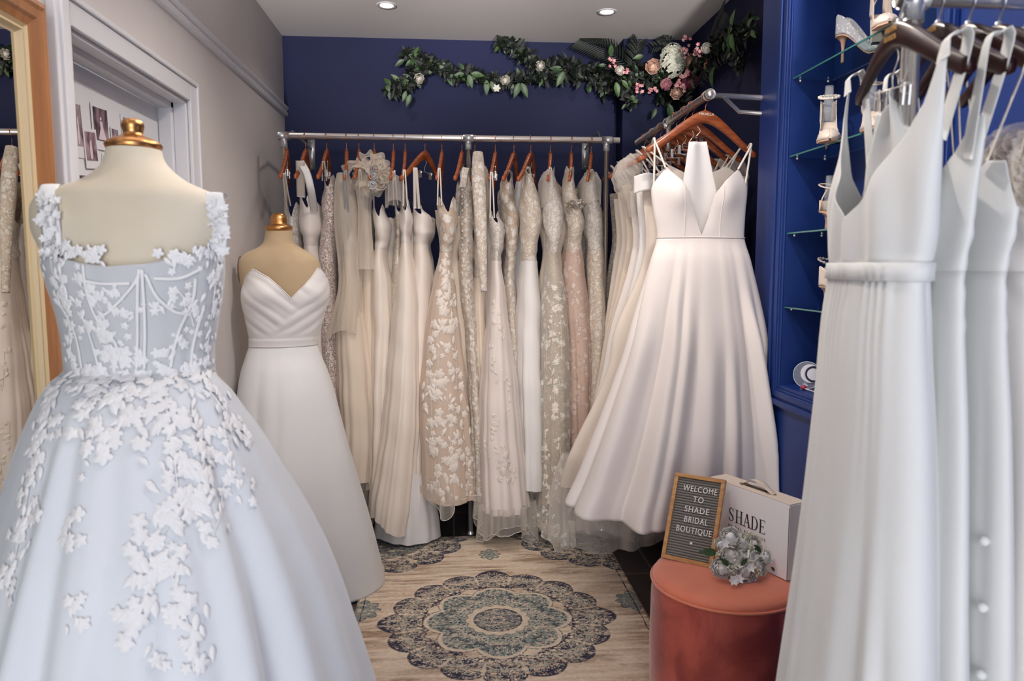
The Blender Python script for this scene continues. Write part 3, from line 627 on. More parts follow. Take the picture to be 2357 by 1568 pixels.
def award():
    c = PX(1858, 884, 1.245); c[2] = .946; t = thing('award_plaque', 'round clear award plaque with a white crescent emblem on the niche floor', 'award', c)
    ex = np.array([.80, -.60, 0]); ez = np.array([0, 0, 1.0]); ey = np.cross(ez, ex); o = c + ez * .052
    cir = lambda r, n=40, a0=0, a1=6.2832: [(r * math.cos(a), r * math.sin(a)) for a in np.linspace(a0, a1, n, endpoint=False)]
    MB().prism(cir(.048), o, ex, ez, -ey * .004).build('clear_disc', M_glass, t, smooth=False)
    W = mat('white_vinyl', (226, 228, 236), .5); fo = o + ey * .0; s = -1
    def disc(c2, r, off, r2=None):
        b = MB(); q = o - ey * (.0042 + off)*1.0
        if r2: 
            A = np.array([[q + ex * (c2[0] + rr * math.cos(a)) + ez * (c2[1] + rr * math.sin(a)) for a in np.linspace(0, 6.2832, 40, endpoint=False)] for rr in (r2, r)]); b.grid(A, wrap=True)
        else: b.prism(cir(r), q + ex * c2[0] + ez * c2[1], ex, ez, -ey * .0004)
        return b
    disc((0, 0), .048, .0004, .0462).build('white_rim', W, t, smooth=False)
    disc((.010, .006), .033, .0004).build('emblem_disc', W, t, smooth=False)
    disc((.020, .004), .030, .0010, .021).build('emblem_ring', mat('navy_vinyl', (34, 36, 66), .5), t, smooth=False)
    disc((.022, .004), .031, .0014, .0295).build('emblem_outline', W, t, smooth=False)
    b = MB(); q = o - ey * .0052
    for i, w in enumerate((.010, .014, .020)): b.obox(q + ex * (-.006 - w / 2) + ez * (-.030 - i * .0045), ex * w, ez * .0025, -ey * .0003)
    b.build('small_print', W, t, smooth=False)
    MB().box((c[0] - .02, c[1] - .012, .946), (c[0] + .02, c[1] + .012, .950)).build('base', M_glass, t, smooth=False)
    p = PX(1850, 893, 1.225); t = thing('lollipop', 'small red sweet on a white stick lying in front of the round award', 'sweet', (p[0], p[1], .946))
    MB().ball((p[0], p[1], .956), .0095, sc_=(1.1, 1.1, .9)).build('red_sweet', mat('red_candy', (168, 30, 56), .15, coat=.8), t)
    MB().tube([(p[0], p[1], .953), (p[0] + .012, p[1] - .085, .950)], .002).build('stick', M_gloss, t)
award()

# ------------------------------------------------------------------ velvet stool and what stands on it
SC, SR, SZ = np.array([.832, 2.125]), .224, .45
def stool():
    t = thing('velvet_pouffe', 'round terracotta velvet stool standing on the rug edge', 'stool', (SC[0], SC[1], .01))
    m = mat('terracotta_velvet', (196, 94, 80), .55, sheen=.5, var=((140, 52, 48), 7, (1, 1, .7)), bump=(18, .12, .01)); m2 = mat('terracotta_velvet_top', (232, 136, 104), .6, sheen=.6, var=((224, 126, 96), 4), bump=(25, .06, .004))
    c = (SC[0], SC[1], 0)
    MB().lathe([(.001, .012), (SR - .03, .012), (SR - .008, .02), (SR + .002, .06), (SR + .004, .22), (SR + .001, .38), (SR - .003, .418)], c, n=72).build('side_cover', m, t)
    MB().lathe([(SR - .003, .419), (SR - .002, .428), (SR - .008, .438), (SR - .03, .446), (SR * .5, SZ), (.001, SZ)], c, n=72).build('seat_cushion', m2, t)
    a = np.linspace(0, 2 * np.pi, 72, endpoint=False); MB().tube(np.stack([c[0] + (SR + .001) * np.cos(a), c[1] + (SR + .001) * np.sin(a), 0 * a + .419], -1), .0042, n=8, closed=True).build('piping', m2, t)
stool()
def planept(px, py, o, n): r = ray(px, py); return EYEP + r * (((o - EYEP) @ n) / (r @ n))
def letterboard():
    BL, BR = PZ(1521, 1283, SZ + .001), PZ(1639, 1309, SZ + .001); e = (BR - BL); W = np.linalg.norm(e); e /= W
    TLp = planept(1555, 1087, BL, e); up = TLp - BL; H = np.linalg.norm(up); up /= H; n = np.cross(e, up)   # faces the camera
    if n @ (EYEP - BL) < 0: n = -n
    t = thing('letter_board', 'grey felt letter board in an oak frame with white welcome lettering on the velvet stool', 'letter board', BL)
    fw, ft = .0125, .016; BL = BL + n * .001; o = BL - n * ft * 0
    b = MB()
    for (a0, a1, b0, b1) in ((0, W, 0, fw), (0, W, H - fw, H), (0, fw, fw, H - fw), (W - fw, W, fw, H - fw)): b.obox(o + e * a0 + up * b0 - n * ft, e * (a1 - a0), up * (b1 - b0), n * ft)
    b.build('oak_frame', M_oak, t, smooth=False, bevel=.0012)
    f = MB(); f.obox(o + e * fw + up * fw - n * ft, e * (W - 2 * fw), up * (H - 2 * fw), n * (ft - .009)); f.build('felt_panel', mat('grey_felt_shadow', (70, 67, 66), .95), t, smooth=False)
    g = MB(); N = 30; hh = (H - 2 * fw) / N
    for i in range(N): A = np.array([[o + e * x + up * (fw + hh * (i + .14 + .72 * v)) + n * (-.009 + .003 * math.sin(math.pi * v)) for x in (fw, W - fw)] for v in np.linspace(0, 1, 5)]); g.grid(A)
    g.build('felt_ridges', mat('grey_felt', (132, 128, 122), .95, bump=(400, .2, .001)), t)
    Wm = mat('white_plastic_letters', (238, 234, 230), .4); q = BL + n * -.0055
    for txt, px, py, w in (('WELCOME', 1612, 1128, 80), ('TO', 1608, 1151, 19), ('SHADE', 1604, 1175, 60), ('BRIDAL', 1602, 1199, 70), ('BOUTIQUE', 1597, 1222, 85)):
        c = planept(px, py, q, n); k = MB(); s_ = .0265; text_mesh(k, txt, s_, c - up * s_ * .35, e, up, .002, spacing=1.14, sx=.80 if len(txt) > 5 else .9)
        # thicken strokes a little, keep letters slim
        k.build('lettering', Wm, t, smooth=False)
    c = planept(1591, 1251, q, n); hp = [(.0046 * 16 * math.sin(a) ** 3 / 16, .0046 * (13 * math.cos(a) - 5 * math.cos(2 * a) - 2 * math.cos(3 * a) - math.cos(4 * a)) / 16) for a in np.linspace(0, 6.2832, 24, endpoint=False)]
    k = MB(); k.prism(hp, c, e, up, n * .002); k.build('heart', Wm, t, smooth=False)
letterboard()
def serif(s, ch, o, ex, ey, ez, w, h, th, tk):   # thin/thick Roman capitals
    R = lambda x0, y0, x1, y1: s.obox(o + ex * x0 + ey * y0, ex * (x1 - x0), ey * (y1 - y0), ez)
    def L(p, q, k):
        p, q = np.array(p, float), np.array(q, float); d = (q - p) / np.linalg.norm(q - p); nn = np.array([-d[1], d[0]]) * k / 2
        s.prism([tuple(p + nn), tuple(p - nn), tuple(q - nn), tuple(q + nn)][::-1], o, ex, ey, ez)
    sf = lambda xc, y: R(xc - tk * 1.3, y, xc + tk * 1.3, y + th)
    if ch == 'H':
        for x in (tk, w - tk): R(x - tk / 2, 0, x + tk / 2, h); sf(x, 0); sf(x, h - th)
        R(tk, h * .48, w - tk, h * .48 + th)
    if ch == 'A': L((w * .12, 0), (w * .5, h), th * 1.1); L((w * .5, h), (w * .88, 0), tk); R(w * .26, h * .32, w * .74, h * .32 + th); sf(w * .12, 0); sf(w * .88, 0)
    if ch == 'E': R(tk * .5, 0, tk * 1.5, h); R(0, 0, w * .8, th); R(0, h - th, w * .76, h); R(tk, h * .48, w * .6, h * .48 + th); R(w * .78, 0, w * .82, h * .2); R(w * .73, h * .8, w * .77, h); R(w * .58, h * .38, w * .62, h * .62)
    if ch == 'D':
        R(tk * .5, 0, tk * 1.5, h); R(0, 0, w * .4, th); R(0, h - th, w * .4, h); a = np.linspace(-math.pi / 2, math.pi / 2, 16)
        po = [(w * .38 + w * .56 * math.cos(x), h / 2 + h / 2 * math.sin(x)) for x in a]; pi_ = [(w * .38 + (w * .56 - tk) * math.cos(x), h / 2 + (h / 2 - th) * math.sin(x)) for x in a]
        for i in range(15): s.prism([po[i], po[i + 1], pi_[i + 1], pi_[i]], o, ex, ey, ez)
    if ch == 'S':
        pts = bez([(w * .74, h * .78), (w * .6, h * .96), (w * .36, h * .97), (w * .2, h * .8), (w * .3, h * .6), (w * .62, h * .42), (w * .76, h * .22), (w * .6, h * .04), (w * .34, h * .03), (w * .16, h * .22)], 36)
        for i in range(35): k = th + (tk - th) * math.exp(-((i - 17.5) / 7) ** 2); L(pts[i], pts[i + 1] + (pts[i + 1] - pts[i]) * .3, k)
        R(w * .14, 0, w * .18, h * .28); R(w * .74, h * .72, w * .78, h)
def giftbox():
    FR, BK = PZ(1811, 1338, SZ), PZ(1847, 1328, SZ); dv = BK - FR; dl = np.linalg.norm(dv); dv /= dl; wd = np.array([-dv[1], dv[0], 0]); up = np.array([0, 0, 1.0])
    Hh = planept(1820, 1165, FR, dv)[2] - SZ; L = (planept(1636, 1097, FR, dv) - FR) @ wd; dl = .07
    t = thing('gift_box', 'white cardboard gown box with ribbon handle and shop name on the velvet stool', 'box', FR)
    o = FR + up * .001
    MB().obox(o, wd * L, dv * dl, up * (Hh - .001)).build('carton', mat('white_card', (242, 241, 244), .6), t, smooth=False, bevel=.0008)
    lid = MB(); lid.obox(o + up * Hh - wd * -.0, wd * L, dv * dl, up * .0014); lid.obox(o + up * .004 - wd * .0012, dv * dl, up * (Hh - .008), wd * .0012 * -1)
    lid.build('lid_flap', mat('cream_card', (232, 216, 200), .6), t, smooth=False)
    gp = MB(); gp.obox(o - wd * .0006 + dv * .001 - dv * .0016 * 1.0, wd * .0014, dv * .0012, up * Hh * .96); gp.build('seam', M_black, t, smooth=False)
    tp = o + up * (Hh + .0016); cxx = tp + wd * L * .48 + dv * dl * .5; h = MB()
    h.tube(bez([cxx - wd * .068, cxx - wd * .045 + up * .010, cxx - wd * .02 + up * .024, cxx + wd * .02 + up * .024, cxx + wd * .045 + up * .010, cxx + wd * .068], 26), 1.0, n=8, flat=(.011, .0012), side=dv); h.build('ribbon_handle', mat('cream_ribbon', (226, 208, 190), .5), t)
    sl = MB()
    for s_ in (-1, 1): sl.tube([cxx + wd * s_ * .05 + dv * .016, cxx + wd * s_ * .075 + dv * .0, cxx + wd * s_ * .05 - dv * .016], .0014, n=6)
    sl.obox(cxx - wd * .045 - dv * .009, wd * .09, dv * .018, up * .0005); sl.build('handle_slot', mat('brown_slot', (96, 78, 66), .7), t)
    ink = mat('black_ink', (26, 24, 28), .5); a, b_ = planept(1676, 1197, FR, dv), planept(1763, 1230, FR, dv); q = -dv
    ex = -wd; tw = abs((b_ - a) @ wd); h_ = tw * .27; o2 = a + q * .0004; o2[2] = (a[2] + b_[2]) / 2 - .001; k = MB(); x = 0; U = tw / 4.6
    for ch in 'SHADE': serif(k, ch, o2 + ex * x, ex, up, q * .0004, U * .84, h_, h_ * .045, h_ * .12); x += U * .95
    k.build('shop_name', ink, t, smooth=False)
    k = MB(); text_mesh(k, 'BRIDAL BOUTIQUE', h_ * .31, o2 + ex * tw * .5 - up * h_ * .5, ex, up, .0004, spacing=1.55, sx=.95); k.build('small_lettering', mat('grey_ink', (90, 88, 94), .5), t, smooth=False)
giftbox()

# ------------------------------------------------------------------ flowers
def frame_of(n):
    n = np.asarray(n, float); n /= np.linalg.norm(n); a = np.cross(n, [0, 0, 1.0]); 
    if np.linalg.norm(a) < .1: a = np.array([1.0, 0, 0])
    a /= np.linalg.norm(a); return a, np.cross(n, a), n
def rose_mb(b, c, n, R, rng, layers=5, open_=1.0, frill=0.0):
    ax, ay, az = frame_of(n); c = np.asarray(c, float)
    for L in range(layers):
        f = (L + 1) / layers; k = 3 + min(L, 4); Rl = R * (.22 + .78 * f); lim = .30 + .85 * f * open_
        for j in range(k):     # petals wrap a ball, outer ones open further
            a0 = 2 * math.pi * (j + .5 * (L % 2)) / k + rng.uniform(-.25, .25) + L * 1.3; wa = 2 * math.pi / k * .66; tilt = rng.uniform(-.12, .12); A = []
            for v in np.linspace(0, 1, 7):
                row = []
                for u in np.linspace(-1, 1, 7):
                    ph = 2.5 - (2.5 - lim - tilt) * v * (1 - .16 * u * u); a = a0 + u * wa * (1 - .25 * v * u * u) ; rr = Rl * (1 + .06 * math.sin(j * 2.1) + .16 * f * max(0, v - .75) * 4 * open_ * (1 + .0 * u) - .05 * (1 - abs(u)) * (L % 2))
                    fr = frill * 2 * rng.uniform(-1, 1) * v * v; z = Rl * .92 * math.cos(ph) * (1 - .22 * f * max(0, v - .75) * 4 * open_); q = rr * (1 + fr) * math.sin(ph); row.append(c + ax * q * math.cos(a) + ay * q * math.sin(a) + az * (z + R * fr * .4))
                A.append(row)
            b.grid(np.array(A))
def leaf_mb(b, base, d, n, L, w):
    d = np.asarray(d, float); d /= np.linalg.norm(d); s_ = np.cross(d, n); s_ /= np.linalg.norm(s_) + 1e-9; n = np.cross(s_, d); A = []
    for t in np.linspace(0, 1, 6): 
        ww = w * math.sin(math.pi * min(1, t * .96 + .04) ** .8); cc = base + d * L * t - n * L * .18 * t * t; A.append([cc - s_ * ww + n * ww * .3, cc, cc + s_ * ww + n * ww * .3])
    b.grid(np.array(A))
def blossom_mb(b, c, n, r, rng, k=5):
    ax, ay, az = frame_of(n)
    for j in range(k):
        a = 2 * math.pi * j / k + rng.uniform(-.1, .1); d = ax * math.cos(a) + ay * math.sin(a); s_ = np.cross(az, d)
        A = [[c + d * r * t - s_ * r * .36 * math.sin(math.pi * t ** .7) + az * r * .3 * t * t, c + d * r * t + az * r * .15 * t, c + d * r * t + s_ * r * .36 * math.sin(math.pi * t ** .7) + az * r * .3 * t * t] for t in np.linspace(0.02, 1, 4)]
        b.grid(np.array(A))
M_leafd = mat('dark_green_leaf', (24, 33, 23), .5, spec=.35, var=((15, 20, 17), 12)); M_leafg = mat('green_leaf', (78, 106, 58), .4, spec=.5, var=((50, 76, 44), 18))
M_leafs = mat('grey_green_leaf', (104, 122, 100), .5, var=((60, 78, 56), 20)); M_rosew = mat('white_rose_petals', (232, 226, 214), .55, sheen=.3)
M_peach = mat('peach_rose_petals', (242, 202, 180), .55, sheen=.3, var=((232, 196, 172), 25)); M_peo = mat('mauve_peony_petals', (162, 84, 104), .55, sheen=.3, var=((190, 130, 140), 30)); M_plum = mat('plum_peony_petals', (128, 52, 78), .55, sheen=.3, var=((164, 92, 112), 30))
M_pinkb = mat('pink_blossom', (196, 96, 112), .55, var=((232, 190, 186), 60)); M_hyd = mat('hydrangea_petals', (228, 228, 212), .6, sheen=.2)
def garland():
    rng = random.Random(4)
    def at(px, py, off=.06):
        if px < 1600: return P(px, py, (D if px < 1405 else DR) - off)
        return PX(px, py, RA - off)
    t = thing('flower_garland', 'long artificial greenery garland with roses, peonies and palm fronds pinned across the navy wall', 'garland', at(1250, 180, .02))
    paths = [([(888, 207), (925, 196), (952, 178), (975, 152), (1000, 150), (1040, 172), (1090, 178), (1140, 186), (1190, 188), (1230, 180), (1270, 178), (1320, 178), (1380, 190), (1420, 182)], .022, 300),
             ([(938, 120), (955, 138), (985, 152)], .018, 50), ([(1148, 96), (1180, 108), (1205, 128), (1240, 150), (1290, 150), (1340, 162), (1400, 172)], .020, 170),
             ([(1400, 180), (1440, 215), (1455, 245)], .03, 40), ([(1420, 180), (1470, 170), (1520, 180), (1570, 170), (1620, 140), (1655, 110), (1690, 85), (1745, 58)], .045, 330), ([(1520, 215), (1560, 235), (1600, 215)], .035, 60), ([(1660, 100), (1700, 130), (1710, 150)], .025, 40), ([(1380, 200), (1395, 215)], .02, 20)]
    for k, (pth, rad, n) in enumerate(paths):
        C = bez([at(*p) for p in pth], 60); 
        s_ = MB(); s_.tube(C, .004, n=6); s_.build('stem', M_leafd, t)
        lv = MB(); lg = MB(); ls = MB()
        for i in range(int(n * 1.8)):
            f = i / (n * 1.8) * 58; j = int(f); c = C[j] + (C[j + 1] - C[j]) * (f - j); tan = C[j + 1] - C[j]; tan /= np.linalg.norm(tan) + 1e-9
            wn = np.array([0, -1.0, 0]) if c[0] < RA - .1 else np.array([-1.0, 0, 0]); a = rng.uniform(0, 6.28); sd = np.cross(tan, wn)
            d = tan * rng.uniform(-.7, .9) + sd * math.cos(a) + wn * (abs(math.sin(a)) * .5 - .1); base = c + sd * rng.uniform(-1, 1) * rad + wn * rng.uniform(-.015, .03)
            L = rng.uniform(.032, .058); r = rng.random(); leaf_mb(lv if r < .88 else lg if r < .94 else ls, base, d, wn + sd * rng.uniform(-.5, .5), L * (1 if r < .96 else .6), L * rng.uniform(.2, .27))
        lv.build('dark_leaves', M_leafd, t); lg.build('bright_leaves', M_leafg, t)
        if ls.n: ls.build('variegated_leaves', M_leafs, t)
    g = MB()    # the large single leaves that catch the light
    for (px, py, dx, dy, L) in [(1068, 160, -.6, .7, .05), (1068, 170, -1, -.25, .07), (1078, 172, .3, -1, .075), (1085, 170, 1, -.1, .075), (1120, 185, 0, -1, .08), (1130, 187, .3, -1, .06), (1196, 192, -.4, -1, .085), (1200, 192, .5, -1, .085), (1295, 160, -1, .1, .075), (1298, 165, -.5, -1, .09), (930, 138, -.8, -.5, .06), (955, 130, .3, .9, .06), (935, 210, -.4, -1, .06), (945, 218, -.4, -1, .07), (1418, 190, .2, -1, .08), (1432, 185, .7, -.8, .06), (1405, 130, .1, 1, .07), (1395, 150, -1, -.1, .05),
            (1685, 60, 0, 1, .075), (1688, 62, -1, 0, .085), (1680, 78, -.4, -1, .08), (1684, 78, .2, -1, .085), (1700, 68, .9, -.3, .05), (1645, 155, -.6, -.3, .06), (1640, 160, -.3, -1, .09), (1480, 128, -1, -.3, .06), (1540, 240, .2, -1, .09), (1510, 250, -.4, -1, .06), (1720, 60, .8, .4, .05), (1730, 70, .5, -.6, .05)]:
        c = at(px, py, .10); wn = np.array([0, -1.0, 0]) if px < 1600 else np.array([-1.0, -.2, 0]); hx = np.array([1.0, 0, 0]) if px < 1600 else np.array([0, -1.0, 0]); leaf_mb(g, c, hx * dx + np.array([0, 0, 1.0]) * dy, wn, L, L * .22)
    g.build('glossy_leaves', M_leafg, t)
    for (a, b_, n, l) in (((1480, 185), (1335, 92), 26, .10), ((1450, 190), (1470, 95), 18, .07), ((1610, 190), (1668, 20), 22, .10), ((1600, 200), (1700, 100), 16, .08), ((1555, 165), (1525, 82), 10, .06), ((1560, 140), (1500, 108), 8, .05)):
        A_, B_ = at(*a, .05), at(*b_, .09); f = MB(); mid = (A_ + B_) / 2 + np.array([0, 0, .04]); C = bez([A_, mid, B_], 30); f.tube(C, .002, n=5); wn = np.array([0, -1.0, 0]) if b_[0] < 1600 else np.array([-1.0, 0, 0])
        for i in range(n):
            j = 4 + int(25 * i / n); c = C[j]; tn = C[min(j + 1, 29)] - C[j - 1]; tn /= np.linalg.norm(tn); sd = np.cross(tn, wn)
            for s_ in (-1, 1): leaf_mb(f, c, tn * .8 + sd * s_, wn, l * (1 - .4 * abs(i / n - .4)), .0055)
        f.build('palm_frond', M_leafd, t)
    def fl(name, px, py, r, m, off=.11, layers=5, open_=1.0, frill=0.0, lab=None):
        if 1495 < px < 1600: off = .22
        c = at(px, py, off); n = EYEP - c; n[2] *= .5; b = MB(); b.ball(c - n / np.linalg.norm(n) * r * .5, r * .36, 12, 9); rose_mb(b, c - n / np.linalg.norm(n) * r * .5, n + np.array([rng.uniform(-.5, .5), 0, rng.uniform(-.4, .4)]), r, rng, layers, open_, frill); b.build(name, m, t, label=lab)
    for (x, y) in ((965, 180), (1163, 184), (1243, 151)): fl('rose', x, y, .026, M_rosew, layers=6)
    fl('rose', 1427, 162, .027, M_rosew, open_=.6); fl('rose', 1626, 110, .026, M_rosew, open_=.5)
    fl('rose', 1503, 152, .037, M_peach, layers=6, lab='peach rose'); fl('rose', 1588, 142, .036, M_peach, layers=6, lab='peach rose'); fl('rose', 1558, 213, .033, M_peach, layers=6, frill=.02, lab='peach rose')
    fl('peony', 1533, 193, .032, M_peo, open_=.4, layers=6, lab='mauve peony bud'); fl('peony', 1588, 188, .046, M_plum, layers=8, frill=.04, open_=.7, lab='open plum peony')
    b = MB(); c0 = at(1548, 140, .19)
    for i in range(260):
        th = rng.uniform(0, 6.28); ph = rng.uniform(0, 1.5); n = np.array([math.sin(ph) * math.cos(th), -math.cos(ph), math.sin(ph) * math.sin(th)]); blossom_mb(b, c0 + n * np.array([.066, .050, .090]), n, .0145, rng, 4)
    b.build('hydrangea', M_hyd, t)
    for (x, y, n_) in ((1410, 145, 7), (1440, 165, 4), (1471, 203, 9), (1503, 206, 8), (1580, 90, 5), (1577, 113, 5), (1603, 118, 7), (1612, 110, 4), (1583, 126, 5), (1576, 172, 8), (1562, 190, 8), (1567, 203, 5)):
        b = MB(); c0 = at(x, y, .13 if x < 1550 or x >= 1600 else .29)
        for i in range(n_): c = c0 + np.array([rng.uniform(-1, 1) * .020, rng.uniform(-.012, .012), rng.uniform(-1, 1) * .022]); blossom_mb(b, c, (rng.uniform(-.5, .5), -1, rng.uniform(-.5, .5)), .0115, rng)
        b.build('blossom_sprig', M_pinkb, t)
    b = MB(); c = at(1625, 146, .11)
    for i in range(6): a = rng.uniform(-.6, .6); leaf_mb(b, c, np.array([-.2, -1 + i * .4, a]), (-1, 0, .3), .03, .004)
    b.build('lily', mat('orange_lily', (196, 96, 66), .5), t); b = MB(); blossom_mb(b, at(1143, 203, .1), (0, -1, 0), .024, rng, 6); b.build('small_white_flower', M_rosew, t)
garland()
def bouquet():
    rng = random.Random(8); c0 = PZ(1706, 1300, SZ + .05); c0[0] -= .0; t = thing('flower_bouquet', 'posy of artificial white peonies and buds lying on the velvet stool', 'bouquet', (c0[0], c0[1], SZ))
    pl = lambda px, py, dz: planept(px, py, c0 + np.array([0, dz, 0]), np.array([.1, -.85, .5]) / np.linalg.norm([.1, -.85, .5]))
    m1, m2 = mat('cream_peony_petals', (246, 242, 230), .6, sheen=.4), mat('white_peony_petals', (248, 247, 242), .6, sheen=.4)
    for i, (x, y, r, fr) in enumerate([(1682, 1274, .030, .015), (1683, 1232, .027, .02), (1745, 1283, .030, .05), (1739, 1250, .025, .03), (1661, 1308, .026, .05), (1722, 1322, .028, .06), (1752, 1306, .024, .04), (1712, 1244, .022, .05), (1712, 1280, .026, .04), (1700, 1300, .024, .04), (1768, 1282, .018, .05), (1660, 1250, .017, .04), (1690, 1322, .02, .05)]):
        c = pl(x, y, -.0); c[2] = max(c[2], SZ + r * .75); n = np.array([(x - 1706) / 130, -.85, .55 - (y - 1275) / 110]); b = MB(); rose_mb(b, c - n * r * .4, n, r * 1.15, rng, 8, .95, fr * .8); b.ball(c - n * r * .5, r * .52, 14, 10); o = b.build('peony', m1 if i % 3 == 0 else m2, t)
        clampz(o, SZ + .002)
    for (x, y) in ((1655, 1272), (1729, 1296), (1742, 1316), (1733, 1262), (1684, 1310), (1722, 1232)):
        b = MB(); c = pl(x, y, -.02)
        for i in range(16): q = c + np.array([rng.uniform(-.012, .012), rng.uniform(-.008, .008), rng.uniform(-.012, .012)]); b.ball(q, .0028, 6, 5); b.tube([q, c + (0, .02, -.01)], .0006, n=4)
        b.build('bud_sprig', M_leafs if False else mat('pale_buds', (222, 222, 198), .5), t)
    for (x, y, dx, dz, L) in ((1650, 1272, -1, .1, .055), (1676, 1302, -.6, .6, .035), (1735, 1256, .6, -.5, .035), (1693, 1322, .2, -.8, .03), (1706, 1302, .3, .4, .03), (1775, 1305, .5, -.6, .02)):
        b = MB(); leaf_mb(b, pl(x, y, -.01), (dx, -.1, dz), (0, -1, .4), L, L * .22); b.build('leaf', mat('bouquet_leaf', (44, 68, 38), .45, var=((64, 88, 50), 40)), t)
    for (x, y) in ((1700, 1332), (1688, 1336), (1668, 1250), (1728, 1306)):
        b = MB(); blossom_mb(b, pl(x, y, -.02), (rng.uniform(-.3, .3), -1, .4), .017, rng, 6); b.build('star_flower', m2, t)
def clampz(o, z):
    zz = z - wmat(o).translation.z
    for v in o.data.vertices:
        if v.co.z < zz: v.co.z = zz
bouquet()
# ------------------------------------------------------------------ cloths
IV = fabric('ivory_satin', (228, 216, 206), .36, sheen=.25, spec=.45)
IVW = fabric('warm_ivory_satin', (232, 219, 206), .38, sheen=.25, spec=.45)
CREPE = fabric('white_crepe', (232, 232, 232), .6, sheen=.3, weave=.0003)
MIKADO = fabric('pearl_mikado_satin', (236, 227, 222), .42, sheen=.2, spec=.3)
PWHITE = fabric('blush_white_crepe', (230, 218, 211), .55, sheen=.3)
RSAT = fabric('pearl_rack_satin', (230, 220, 212), .42, sheen=.25)
WSAT = fabric('white_satin', (232, 228, 226), .42, sheen=.25)
TULW = fabric('white_tulle_over_satin', (226, 230, 234), .7, sheen=.5, weave=.0004)
CORS = fabric('sheer_corset_mesh', (206, 208, 210), .7, sheen=.4, weave=.0004)
LACE_N = fabric('nude_lace', (200, 178, 158), .7, sheen=.2, lace=((232, 224, 214), 26, .54, .0014))
LACE_I = fabric('ivory_corded_lace', (206, 190, 174), .65, sheen=.2, lace=((234, 226, 216), 34, .46, .0016), glit=.25)
LACE_C = fabric('champagne_lace', (212, 196, 178), .6, sheen=.2, lace=((236, 228, 218), 28, .40, .0016), glit=.3)
LACE_B = fabric('blush_lace', (206, 178, 164), .65, sheen=.2, lace=((230, 212, 200), 30, .40, .0014))
BEAD_I = fabric('ivory_beadwork', (212, 202, 192), .5, lace=((238, 232, 226), 60, .5, .0008), glit=.4)
BEAD_B = fabric('blush_sequins', (188, 158, 148), .4, lace=((216, 196, 186), 50, .45, .0010), glit=1.0)
FLOR_N = fabric('nude_tulle_ground', (206, 184, 166), .7, sheen=.3, weave=.0003)
TULC = fabric('champagne_tulle', (224, 208, 190), .7, sheen=.5, weave=.0003)
SHEER = fabric('sheer_organza', (232, 222, 212), .5, sheen=.5, sheer=.80)
SHEERC = fabric('sheer_cream_organza', (238, 224, 206), .5, sheen=.5, sheer=.62)
SHLACE = fabric('sheer_embroidered_tulle', (216, 206, 192), .55, sheen=.4, lace=((240, 236, 228), 20, .36, .0012), sheer=.5, glit=.2)
APPL = mat('white_lace_motif', (238, 237, 236), .7, sheen=.2, bump=(260, .4, .001)); APPN = mat('ivory_lace_motif', (230, 218, 207), .65, sheen=.3, bump=(240, .8, .002))

def hemf(z, amp, k, ph, k2=3): return lambda u: z + amp * np.sin(2 * np.pi * (k * np.asarray(u)) + ph) + amp * .6 * np.sin(2 * np.pi * k2 * np.asarray(u) + ph * 1.7)
def const(z): return lambda u: z + 0 * np.asarray(u)
def gown_mesh(t, s, ztop, zw, zhem, mb_, ms_, nu=120, nb=26, ns=46, solid=None, split=True):
    if split:
        b = MB(); s.mesh(b, ztop, zw - .004, nu, nb); b.build('bodice', mb_, t, solid=solid)
    b = MB(); s.mesh(b, (lambda u: zw + 0 * np.asarray(u)) if split else ztop, zhem, nu, ns, off=.0015 if split else 0); b.build('skirt', ms_, t, solid=solid)
def strap(t, pts, w=.005, side=(1, 0, 0), m=None, n=24, name='strap'):
    b = MB(); b.tube(bez(pts, n), 1, n=6, flat=(w, .0009), side=side); return b.build(name, m or M_thread, t)
def trail(t, s, uz, n, size, rng, m, spread=.03, name='lace_applique', kinds='fl', off=.003):
    """one spray of raised lace flowers and leaves following a line on the cloth"""
    C = bez(uz, 60); b = MB(); s.strip(b, C[::4], .0025, off, 24, .0008) if len(C) > 8 and abs(C[0, 1] - C[-1, 1]) > .05 else None
    for i in range(n):
        j = int(59 * (i + rng.random()) / n) if n > 1 else 0; u, z = C[min(j, 59)]; e = .002; lu = max(np.linalg.norm(s.ev(u + e, z) - s.ev(u - e, z)) / (2 * e), .05)
        u += rng.gauss(0, spread) / lu; z += rng.gauss(0, spread * .8); r = size * rng.uniform(.55, 1.15); k = rng.random()
        if k < .5: s.patch(b, u, z, frill_ring(r, 26, rng, rng.uniform(0, 6)) if 'f' in kinds and size > .02 else flower_ring(r, 5, 25, rng.uniform(0, 6)), off, r * .18)
        else: s.patch(b, u, z, leaf_ring(r * 2.0, r * .42, rng.uniform(-2.4, -.7)), off, r * .2)
    return b.build(name, m, t)

def clampx(x0, soft=.03):
    def f(Pn):
        Pn = Pn.copy(); x = Pn[..., 0]; Pn[..., 0] = np.where(x < x0 + soft, x0 + soft * np.exp(np.minimum((x - x0 - soft) / soft, 0)), x) if True else x; return Pn
    return f
